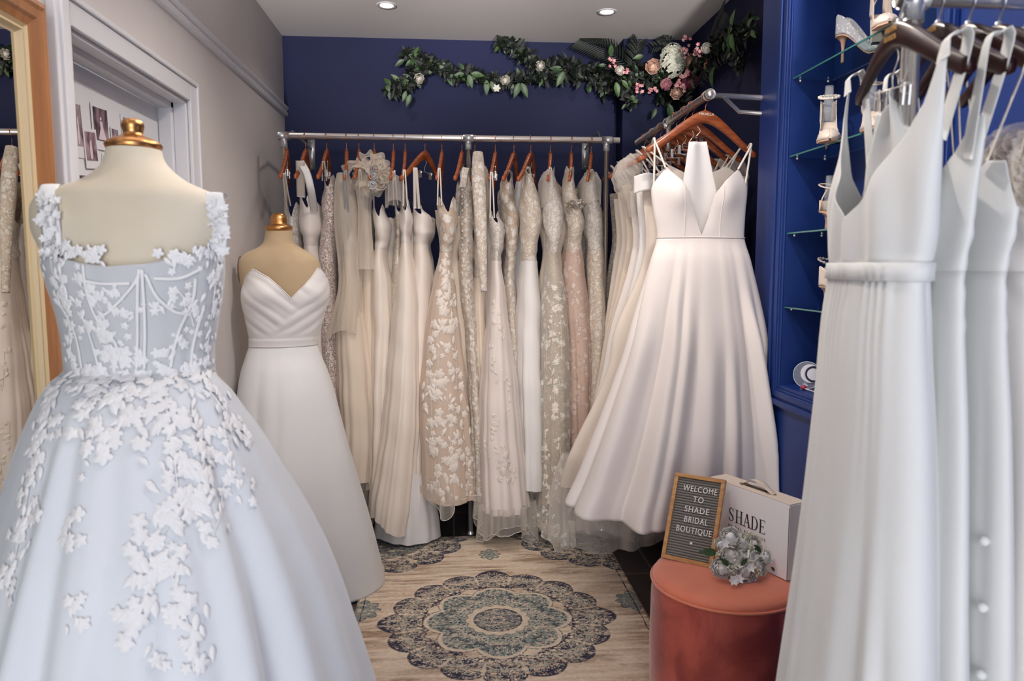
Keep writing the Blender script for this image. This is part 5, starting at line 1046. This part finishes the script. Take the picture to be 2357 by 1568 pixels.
    sp([(470, 900), (520, 960), (560, 1020)], 36, .013, .016); sp([(440, 960), (460, 1030), (465, 1110), (455, 1180)], 44, .015, .016); sp([(510, 990), (530, 1080), (500, 1180), (490, 1250)], 30, .012, .016); sp([(545, 1090), (560, 1150)], 8, .010, .012)
    sp([(205, 940), (215, 1000), (200, 1060)], 22, .014, .02); sp([(190, 1170), (180, 1220), (165, 1260)], 14, .012, .01); sp([(185, 1370), (175, 1430)], 8, .013, .008); sp([(360, 1500), (375, 1550)], 6, .011, .01)
gown1()
def gown2():
    d = 3.2; rng = random.Random(5)
    B_ = [(600, 568, 745, .09), (640, 570, 750, .100), (680, 562, 754, .106), (720, 569, 744, .10), (760, 577, 733, .088), (790, 581, 724, .082), (815, 574, 731, .095), (850, 563, 746, .13), (900, 551, 763, .17), (950, 542, 776, .2), (1000, 530, 789, .23), (1100, 505, 818, .29), (1200, 475, 848, .34), (1300, 445, 874, .38), (1343, 430, 884, .40)]
    R = rows_px(d, B_, .1); R = [(z, x, d, w, t_) for z, x, _, w, t_ in R]; zw = float(P(650, 796, d)[2]); ph = math.radians(20)
    def dis(u, z):
        q = np.exp(-((u + .00) / .26) ** 2); m = ss((z - zw - .042) / .04) * ss((zz(632) - z) / .03)
        side_ = ss((u - .03 - (z - zz(690)) * 1.0) / .07); w_ = z * 17 + u * 10 + .3 * np.sin(9 * u); w2 = z * 22 - u * 12; rip = (1 - side_) * (np.sin(2 * np.pi * w_ * .8) * .75 + .35 * np.sin(2 * np.pi * w_ * 1.37 + 1)) + side_ * .7 * np.sin(2 * np.pi * w2 * .8)
        bust = .014 * (np.exp(-((u + .10) / .06) ** 2 - ((z - zz(676)) / .05) ** 2) + np.exp(-((u - .10) / .06) ** 2 - ((z - zz(676)) / .05) ** 2))
        return q * m * rip * .0026 + bust + .003 * ss((zw + .040 - z) / .010)
    zz = lambda y: float(P(650, y, d - .09)[2])
    s = Surf(R, ph, zw, .01, .001, .026, (6, 5, 3), seed=33, disp=dis, post=clampx(-.905), p=.9)
    t = thing('wedding_gown', 'plain white strapless gown with wrapped sweetheart bodice on the smaller dress form', 'gown', (R[0][1], d, 0), 'gowns worn by the dress forms')
    nk = per([(-.5, zz(640)), (-.3, zz(655)), (-.22, zz(640)), (-.165, zz(620)), (-.15, zz(622)), (-.09, zz(640)), (-.03, zz(668)), (0.005, zz(686)), (.03, zz(672)), (.09, zz(640)), (.13, zz(619)), (.15, zz(620)), (.19, zz(640)), (.3, zz(650))])
    b = MB(); s.mesh(b, nk, zw, 260, 60, off=.009); b.build('bodice', WSAT, t, solid=.002)
    b = MB(); s.mesh(b, zw + .004, .008, 240, 100, off=.007); b.build('skirt', CREPE, t, solid=.002)
    b = MB(); U = np.linspace(-.5, .5, 200, endpoint=False); b.tube(s.ev(U, nk(U)) + s.nrm(U, nk(U)) * .009, .0022, n=6, closed=True); b.build('neckline_piping', WSAT, t)
gown2()

# ------------------------------------------------------------------ wall-mounted rail on the right with the big satin gown
QX = .985; QZ = 2.03; QF, QB = 2.84, 3.93
def siderail():
    t = thing('wall_mounted_rail', 'chrome bracket rail running into the dark alcove at the right', 'clothes rail', (QX, (QF + QB) / 2, 1.9))
    MB().tube([(QX, QF - .01, QZ), (QX, QB, QZ)], .0155, n=18).build('rail', M_chrome, t)
    e = MB(); e.tube([(QX, QF - .024, QZ), (QX, QF + .004, QZ)], .021, n=20); e.ball((QX, QF - .026, QZ), .012, sc_=(1, .4, 1)); e.build('end_cap', M_chrome, t)
    for y in (QF, QB - .02):
        b = MB(); b.tube([(QX, y, QZ), (RA - .004, y + .02, QZ - .004)], .011, n=12); b.tube([(QX + .065, y, QZ - .008), (QX + .125, y + .005, QZ - .058), (RA - .006, y + .02, QZ - .066)], .008, n=10); b.build('wall_arm', M_chrome, t)
        MB().box((RA - .006, y - .002, QZ - .10), (RA - .0005, y + .042, QZ + .03)).build('wall_plate', M_steel, t)
    j = MB(); y = 3.36; j.tube([(QX, y - .022, QZ), (QX, y + .022, QZ)], .021, n=16); j.tube([(QX, y, QZ), (QX, y, QZ - .13)], .012, n=12); j.ball((QX - .012, y, QZ - .02), .014); j.build('joint', M_chrome, t)
siderail()
HM = make_hanger(.225, .150, .050, M_cherry, M_copper, .0155, hgt=(.050, .024), thick=.009, text=[('MIKAELLA', .022, .0135)], mt=mat('silver_print', (236, 226, 210), .4))
HN = make_hanger(.215, .148, .055, M_cherry, M_copper, .0155, hgt=(.045, .024), thick=.008, clips=True)
ZH = QZ - .055 - .148
def wx(px, d): return float(P(px, 600, d)[0])
BK = [  # depth, left-edge px at y 430 / 560 / 800 / 1100, hem px, cloth, words
 (3.03, 1478, 1488, 1412, 1296, 1118, IVW, 'ivory satin gown second from the front on the bracket rail, hem showing at its left'),
 (3.13, 1463, 1473, 1420, 1330, 1150, WSAT, 'white satin off-shoulder gown with folded cuff, third on the bracket rail'),
 (3.24, 1448, 1458, 1402, 1336, 1160, MIKADO, 'pearl satin gown with a cut-out side, fourth on the bracket rail'),
 (3.36, 1432, 1444, 1395, 1345, 1150, TULC, 'champagne gown with sheer organza sleeves, fifth on the bracket rail'),
 (3.49, 1420, 1432, 1392, 1352, 1150, IVW, 'warm ivory gown deep in the alcove, sixth on the bracket rail'),
 (3.63, 1410, 1420, 1388, 1356, 1150, IVW, 'peach lit satin gown beside the back rail post, seventh on the bracket rail'),
 (3.78, 1402, 1410, 1385, 1362, 1140, LACE_C, 'champagne lace gown furthest back on the bracket rail'),
]
for i, (d, a, b_, c_, e_, hy, m, lab) in enumerate(BK):
    rng = random.Random(50 + i); hanger(HN, (QX, d, QZ), -2 + rng.uniform(-5, 5), 'wooden hanger of the ' + ' '.join(lab.split(' on the bracket rail')[0].replace(',', '').replace(' second from the front', ' just behind the front gown').split()[:12]), 'wooden hangers on the bracket rail')
    R = []
    for y, xl, t_ in ((400, a + 3, .03), (430, a, .032), (560, b_, .032), (600, b_ - 6, .034), (800, c_, .045), (1100, e_, .05), (hy + 30, e_ - 8, .05)):
        z = float(P(1500, y, d)[2]); X = wx(xl, d - .02); w = min(max((QX + .02 - X), .16), .36); xc = X + w
        R.append((z, xc, d - .005, w, t_))
    ztp = ZH - .06 - .02 * (i % 3); R[0] = (ztp + .1,) + R[0][1:]; zb = float(P(1400, hy, d)[2]); zw = float(P(1500, 548, d)[2])
    def post(Pn):
        Pn = Pn.copy(); lim = np.where(Pn[..., 1] < DC + .01, RB - .012, RA - .012); Pn[..., 0] = np.minimum(Pn[..., 0], lim); return Pn
    s = Surf(R, 0, zw, zb, .001, .012, (9, 12, 6), seed=80 + i, post=post); t = thing('bridal_gown', lab, 'gown', (QX, d, ZH), 'bridal gowns on the bracket rail')
    nk = per([(-.5, ztp - .03), (-.2, ztp - .02), (-.13, ztp + .02), (-.06, ztp - .01), (0, ztp - .05), (.06, ztp - .01), (.13, ztp + .02), (.2, ztp - .02)])
    gown_mesh(t, s, nk, zw, hemf(zb, .01, 2, i), m, m, nu=110)
    for sg in (-1, 1):
        H_ = np.array([QX + sg * .2, d - .012, ZH + .03]); u, z = (sg * .13, ztp + .02); B_ = s.ev(np.array([u]), np.array([z - .005]))[0]; strap(t, [H_ + (0, .012, 0), H_ + (0, -.006, .002), B_], .004); B2 = s.ev(np.array([sg * .36]), np.array([ztp - .03]))[0]; strap(t, [H_, B2], .004)
    if i == 1:
        b = MB(); q = P(1484, 408, 3.02); ex = np.array([1, 0, -.12]); A = [[q + np.array([(u - .5) * .10, -.02 - .03 * math.sin(math.pi * u), -v * .07 + .012 * math.sin(3 * u)]) for u in np.linspace(0, 1, 20)] for v in np.linspace(0, 1, 10)]; b.grid(np.array(A)); b.build('folded_cuff', WSAT, t, solid=.002)
    if i in (2, 3):
        for sx in (-1, 1):
            b = MB(); q = np.array([wx(1442 - 8 * (i - 2), d) if sx < 0 else QX + .24, d - .03, ZH - .06]); C = bez([q + (.05 * -sx, 0, .08), q + (.01 * sx, -.02, .02), q + (.0, -.02, -.08), q + (-.02 * sx, -.01, -.17)], 30)
            if C[:, 0].max() < RA - .06: b.tube(C, [.02 + .034 * math.sin(math.pi * min(1, k / 22)) * (1 + .1 * math.sin(k * 1.7)) for k in range(30)], n=22, caps=False); b.build('organza_sleeve', SHEER, t)
    if i in (0, 4):
        b = MB(); s5 = Surf([(z, x, y - .01, w * 1.06, t_ * 1.4) for z, x, y, w, t_ in R], 0, zw, .05, .001, .03, (7, 9, 5), seed=i, post=post); zl = float(P(1450, 1245 if i else 1260, d - .1)[2]); s5.R = np.array(sorted(np.vstack([s5.R, [min(zl - .1, -.2), s5.R[0, 1], s5.R[0, 2], s5.R[0, 3] * 1.04, .08]]).tolist())); s5.mesh(b, zb + .15, hemf(max(zl, .03), .02, 2, i), 140, 24); b.build('tulle_underlayer', SHEER, t)
def biggown():
    d0 = 2.80; HMo = hanger(HM, (QX, 2.865, QZ), 4, 'cherry wood hanger lettered MIKAELLA at the front of the bracket rail', 'wooden hangers on the bracket rail', tilt=math.radians(1.5))
    B_ = [(2.80, 330, 1505, 1728, .045), (2.80, 384, 1506, 1722, .046), (2.79, 440, 1500, 1718, .050), (2.79, 490, 1505, 1714, .048), (2.79, 545, 1513, 1711, .046), (2.77, 600, 1498, 1724, .055), (2.75, 700, 1469, 1746, .07), (2.72, 800, 1443, 1766, .085), (2.70, 900, 1409, 1781, .10), (2.68, 1000, 1372, 1794, .115), (2.67, 1100, 1332, 1803, .125), (2.66, 1165, 1303, 1806, .13), (2.66, 1225, 1290, 1810, .135), (2.66, 1290, 1280, 1812, .135)]
    R = []
    for d, y, xl, xr, t_ in B_: a, b_ = P(xl, y, d), P(xr, y, d); R.append(((a[2] + b_[2]) / 2, (a[0] + b_[0]) / 2, d, (b_[0] - a[0]) / 2, t_))
    def post(Pn):
        Pn = Pn.copy(); Pn[..., 0] = np.minimum(Pn[..., 0], np.where(Pn[..., 1] < DC + .01, RB - .008, RA)); return Pn
    zz = lambda y: float(P(1610, y, d0 - .045)[2]); zw = zz(547); zb = R[-3][0]
    def dis(u, z):
        g = lambda c: np.exp(-((u - c) / .055) ** 2 - ((z - zz(450)) / .062) ** 2); return .019 * (g(-.115) + g(.115)) - .012 * np.exp(-(u / .04) ** 2) * ss((z - zw) / .1)
    s = Surf(R, 0, zw, zb, .0008, .040, (9, 8, 3), seed=19, disp=dis, post=post, p=.7)
    t = thing('bridal_gown', 'full pearl satin gown with plunging V neck and thin straps, front of the bracket rail', 'gown', (QX, d0, ZH), 'bridal gowns on the bracket rail')
    uf = lambda x, y: s.find(x, y)[0]; uL, uR = uf(1532, 400), uf(1699, 400); uV = uf(1614, 540)
    nk = per([(-.5, zz(430)), (-.30, zz(436)), (uf(1503, 440) - .02, zz(436)), (uL, zz(384)), (uL + .03, zz(398)), (uf(1568, 430), zz(416)), (uf(1588, 450), zz(446)), (uf(1600, 500), zz(500)), (uV, zz(543)), (uf(1630, 500), zz(500)), (uf(1645, 450), zz(450)), (uf(1668, 420), zz(418)), (uR - .02, zz(396)), (uR, zz(387)), (uf(1716, 440) + .02, zz(436)), (.30, zz(434))])
    b = MB(); s.mesh(b, nk, zw, 260, 50, off=.002); b.build('bodice', MIKADO, t, solid=.002)
    zh = per([(-.5, zb + .02), (-.3, zb + .06), (uf(1312, 1150), float(P(1305, 1166, 2.66)[2])), (uf(1400, 1180), float(P(1400, 1205, 2.55)[2])), (uf(1495, 1180), float(P(1495, 1222, 2.53)[2])), (uf(1600, 1150), float(P(1600, 1215, 2.53)[2])), (uf(1760, 1100), float(P(1760, 1160, 2.56)[2])), (.3, zb + .03)])
    b = MB(); s.mesh(b, zw, zh, 320, 100, off=.0035); b.build('skirt', MIKADO, t, solid=.002)
    b = MB(); U = np.linspace(-.5, .5, 200, endpoint=False); b.tube(s.ev(U, np.full(200, zw)) + s.nrm(U, np.full(200, zw)) * .005, .0018, n=6, closed=True); b.build('waist_seam', MIKADO, t)
    b = MB()
    for pts in ([(1575, 430), (1576, 490), (1573, 545)], [(1668, 430), (1661, 480), (1656, 545)]): s.strip(b, [s.find(*p) for p in pts], .0022, .0030, 20, .0008)
    b.build('princess_seams', MIKADO, t)
    for x, y, ends in ((1505, 328, ((1532, 386), (1505, 436))), (1726, 340, ((1699, 390), (1714, 436)))):
        H_ = P(x, y, d0 + .02)
        for k, (ex_, ey_) in enumerate(ends): q = P(ex_, ey_, d0 - .04 + .03 * k); strap(t, [H_ + (0, .02, 0), H_ + (0, -.012, .006), q], .0042)
    # train lifted and clipped inside
    b = MB(); A = []
    for v in np.linspace(0, 1, 30):
        y = 326 + v * 300; w = np.interp(v, [0, .2, 1], [20, 30, 75]); A.append([P(1606 + v * 8 + u * w, y, 2.80) + np.array([0, .004 * math.sin(u * 4 + v), 0]) for u in np.linspace(-1, 1, 26)])
    b.grid(np.array(A)); b.build('clipped_train', WSAT, t, solid=.002)
    k = MB(); q = P(1612, 335, 2.85)
    for px in (1604, 1617): q = P(px, 326, 2.85); k.box((q[0] - .006, q[1] - .008, q[2] - .024), (q[0] + .006, q[1] - .003, q[2] + .012)); k.tube(arc(q + (0, -.004, .012), .008, 0, 6.28, 14), .0016, n=6)
    k.build('skirt_clip', M_bclip, t); k = MB(); k.tube(bez([P(1604, 290, 2.86), P(1612, 302, 2.86), P(1602, 316, 2.86), P(1608, 326, 2.86)], 18), .0014, n=6); k.build('clip_wire', M_chrome, t)
biggown()

# ------------------------------------------------------------------ foreground rail at the right edge
def frontrail():
    X0, y, z = P(2102, 10, 1.14)[0], 1.14, 1.792
    t = thing('clothes_rail', 'thick chrome clothes rail in the foreground at the right edge, hung with plain white gowns', 'clothes rail', (X0, y, 0))
    MB().tube([(X0 - .03, y, z), (1.19, y, z)], .0115, n=20).build('rail', M_chrome, t)
    MB().tube([(X0, y, .01), (X0, y, z - .01)], .0135, n=20).build('post', M_chrome, t)
    b = MB(); b.tube([(X0, y, z - .035), (X0, y, z + .016)], .0165, n=20); b.tube([(X0 - .022, y, z), (X0 + .022, y, z)], .0155, n=20); b.build('joint', M_steel, t)
    MB().lathe([(.0, 0), (.03, 0), (.03, .008), (.014, .02)], (X0, y, .0)).build('foot', M_black, t)
    return X0, y, z
FX, FYD, FZ = frontrail()
gt = mat('gold_print', (206, 160, 96), .4, .4)
MW = mat('pewter_hook', (190, 190, 196), .3, .8)
HW = {}
def hw(words):
    return make_hanger(.205, .085, .032, M_walnut, MW, .0118, hgt=(.040, .026), thick=.008, text=words, mt=gt, clips=words[0][0] == 'PALOMA' and not HW and not HW.update(a=1))
NT_ = [('2072', [('PALOMA', .016, .0115), ('BLANCA', .029, .0115)]), ('2165', [('PALOMA', .016, .0115), ('BLANCA', .029, .0115)]), ('2215', [('PALOMA', .016, .0115), ('BLANCA', .029, .0115)]), ('2275', [('MIKAELLA', .022, .0115)]), ('2330', [('PALOMA', .016, .0115), ('BLANCA', .029, .0115)])]
FCREPE = fabric('soft_white_crepe', (222, 223, 222), .6, sheen=.3, weave=.0003)
FG = [
 (0, FCREPE, 'white crepe gown with wide straps, plunging V neck and waistband on the foreground rail'),
 (1, FCREPE, 'white gown with horizontal pleats round its waist behind the belted crepe gown'),
 (2, FCREPE, 'white thin-strapped gown with gathered bodice, third on the foreground rail'),
 (3, WSAT, 'white gown with gathered shoulders and a bow fold, fourth on the foreground rail'),
 (4, TULW, 'white gown covered in three-dimensional petals, last in view on the foreground rail')]
XS = [.698, .762, .812, .862, .912]
def frontgown(k, m, lab):
    rng = random.Random(70 + k); x0 = XS[k]; proto = hw(NT_[k][1]); rz = -100.4 + (0, -2, 2, -1, 3)[k]
    hanger(proto, (x0, FYD, FZ), rz, 'dark hanger of the ' + ('wide-strapped belted gown', 'gown with horizontal waist pleats', 'gathered gown third in line', 'gown with bow fold fourth in line', 'petalled gown last in view')[k] + ' on the foreground rail', 'dark hangers on the foreground rail', tilt=math.radians(6.0)); 
    zt = FZ - .032 - .085; ph = math.radians(rz); t = thing('bridal_gown', lab, 'gown', (x0, FYD, FZ), 'bridal gowns on the foreground rail')
    f = 1.0 if k == 0 else .5; dx = -.008 if k == 0 else .0
    R = [(1.76, x0, 1.14, .192, .016 * f), (1.66, x0 - .004 + dx, 1.14, .192, .022 * f), (1.58, x0 - .008 + dx, 1.138, .186, .034 * f), (1.48, x0 - .016 + dx, 1.135, .176, .05 * f), (1.42, x0 - .018 + dx, 1.13, .165, .052 * f), (1.372, x0 - .02 + dx, 1.13, .155, .050 * f), (1.30, x0 - .022 + dx, 1.13, .165, .056 * f), (1.15, x0 - .026 + dx, 1.12, .185, .064 * f), (.9, x0 - .034 + dx, 1.11, .215, .078 * f), (.6, x0 - .045 + dx, 1.10, .25, .098 * f), (.3, x0 - .05 + dx, 1.10, .28, .11 * f), (.02, x0 - .05 + dx, 1.10, .30, .12 * f)]
    zw = 1.372
    def dis(u, z):
        D_ = 0 * u
        if k == 0: D_ = D_ + .0022 * np.sin(2 * np.pi * u * 30 + 3 * np.sin(u * 40)) * ss((zw - z) / .02) * np.exp(-(zw - z) / .12) + .005 * ss((z - zw) / .02) * ss((1.60 - z) / .12) * np.sin(2 * np.pi * (u * 8 + (z - zw) * 1.8 * np.sign(u)))
        if k in (1, 2): D_ = D_ + .0010 * np.sin(2 * np.pi * z * 24 + 3 * u) * ss((z - 1.27) / .02) * ss((1.46 - z) / .03)
        if k == 3: D_ = D_ + .003 * np.sin(2 * np.pi * (z * 14 + u * 5)) * ss((z - 1.3) / .02)
        return D_
    def post(Pn): Pn = Pn.copy(); Pn[..., 0] = np.minimum(Pn[..., 0], RB - .01); return Pn
    s = Surf(R, ph, zw, .02, .0008, .013 if k == 0 else .008, (8, 9, 3), seed=44 + k, disp=dis, post=post, p=.8)
    tipn, tipf = zt + .016 - .02, zt + .016 + .02
    if k == 0: nk = per([(-.5, 1.60), (-.38, 1.64), (-.30, 1.50), (-.275, 1.54), (-.258, 1.62), (-.247, tipf - .012), (-.225, tipf - .012), (-.21, 1.645), (-.16, 1.575), (-.08, 1.505), (.0, 1.445), (.06, 1.475), (.12, 1.52), (.17, 1.56), (.205, 1.60), (.225, tipn - .012), (.245, tipn - .012), (.258, 1.57), (.275, 1.50), (.30, 1.47), (.38, 1.55)])
    elif k == 1: nk = per([(-.5, 1.52), (-.27, 1.52), (-.235, 1.59), (-.2, 1.56), (-.1, 1.50), (.0, 1.47), (.1, 1.49), (.18, 1.54), (.222, 1.585), (.245, 1.58), (.262, 1.52), (.3, 1.49)])
    else: nk = per([(-.5, 1.46 + .01 * k), (-.25, 1.47), (-.15, 1.535), (-.08, 1.49), (0, 1.46), (.08, 1.48), (.16, 1.53), (.21, 1.525), (.25, 1.46)])
    b = MB(); s.mesh(b, nk, zw, 220, 56); b.build('bodice', m, t, solid=.0018)
    b = MB(); s.mesh(b, zw, .02, 220, 90, off=0); b.build('skirt', m, t, solid=.0018)
    if k < 2:    # broad straps over the hanger ends
        e = np.array([math.cos(ph), math.sin(ph), 0]); nf = np.array([math.sin(ph), -math.cos(ph), 0])
        for sg in (-1, 1):
            H_ = np.array([x0, FYD, 0]) + e * .188 * sg; H_[2] = (tipn if sg > 0 else tipf) + .010; u1, z1 = (.242 * sg, (tipn if sg > 0 else tipf) + .014) if k == 0 else (.226 * sg, 1.56 if sg > 0 else 1.58)
            B1 = s.ev(np.array([u1 * .97]), np.array([z1 - .035]))[0]; B2 = s.ev(np.array([.34 * sg]), np.array([1.56 if k == 0 else 1.53]))[0]
            wd = [.62 + .55 * abs(q) ** 1.5 for q in np.linspace(-1, 1, 30)]; bb = MB(); bb.tube(bez([B1, B1 * .4 + H_ * .6 + nf * .008, H_ + nf * .012 + (0, 0, -.004), H_ + (0, 0, .004), H_ - nf * .014 + (0, 0, -.006), B2], 30), wd, n=10, flat=(.017, .0016), side=e); bb.build('strap', m, t)
    if k == 0:
        b = MB(); U = np.linspace(-.5, .5, 160, endpoint=False); A = [s.ev(U, np.full(160, zw + h)) + s.nrm(U, np.full(160, zw)) * o for h, o in ((-.014, .002), (-.013, .0055), (.012, .0055), (.013, .002))]; b.grid(np.array(A), wrap=True); b.build('waistband', m, t)
        bk = MB(); A = []     # back of the gown clipped up under the hanger
        for v in np.linspace(0, 1, 24):
            z = 1.665 - v * .30; w = np.interp(v, [0, .3, 1], [.018, .07, .12]); A.append([np.array([x0 + .006 + .008 * math.sin(6 * u + 3 * v), 1.16 + u * w, z - .05 * (1 - v) * abs(u)]) for u in np.linspace(-1, 1, 26)])
        bk.grid(np.array(A)); bk.build('clipped_back', m, t, solid=.0018)
    elif k > 1 or k == 1:
        for sg in (-1, 1):
            if k == 1: continue
            e = np.array([math.cos(ph), math.sin(ph), 0]); H_ = np.array([x0, FYD, 0]) + e * .185 * sg; H_[2] = (tipn if sg > 0 else tipf) + .006; B1 = s.ev(np.array([.16 * sg]), np.array([1.53]))[0]; B2 = s.ev(np.array([.34 * sg]), np.array([1.465]))[0]
            strap(t, [H_ + (.004, 0, -.002), H_ + (-.008, 0, .002), B1], .0032, side=e); strap(t, [H_ + (-.002, 0, 0), H_ + (.008, 0, .002), B2], .0032, side=e)
    if k == 3:
        b = MB(); rngk = random.Random(3)
        for j in range(12): rose_mb(b, s.ev(np.array([rngk.uniform(.08, .24)]), np.array([rngk.uniform(1.48, 1.58)]))[0], (-.6, -.7, .3), .028, rngk, 2, 1.2, .06)
        b.build('gathered_ruffle', SHEER, t)
    if k == 4:
        b = MB(); rngk = random.Random(3)
        for j in range(90): rose_mb(b, s.ev(np.array([rngk.uniform(.0, .3)]), np.array([rngk.uniform(1.1, 1.55)]))[0], (-.5, -.8, rngk.uniform(-.3, .5)), .020, rngk, 2, 1.3, .05)
        b.build('petal_flowers', APPL, t)
    if k == 2:
        for j in range(9): u0 = .22; q = s.ev(np.array([u0]), np.array([1.0 - j * .09]))[0] + s.nrm(np.array([u0]), np.array([1.0 - j * .09]))[0] * .006; MB().ball(q, .007, 10, 8).build('covered_button', m, t)
for k, m, lab in FG: frontgown(k, m, lab)
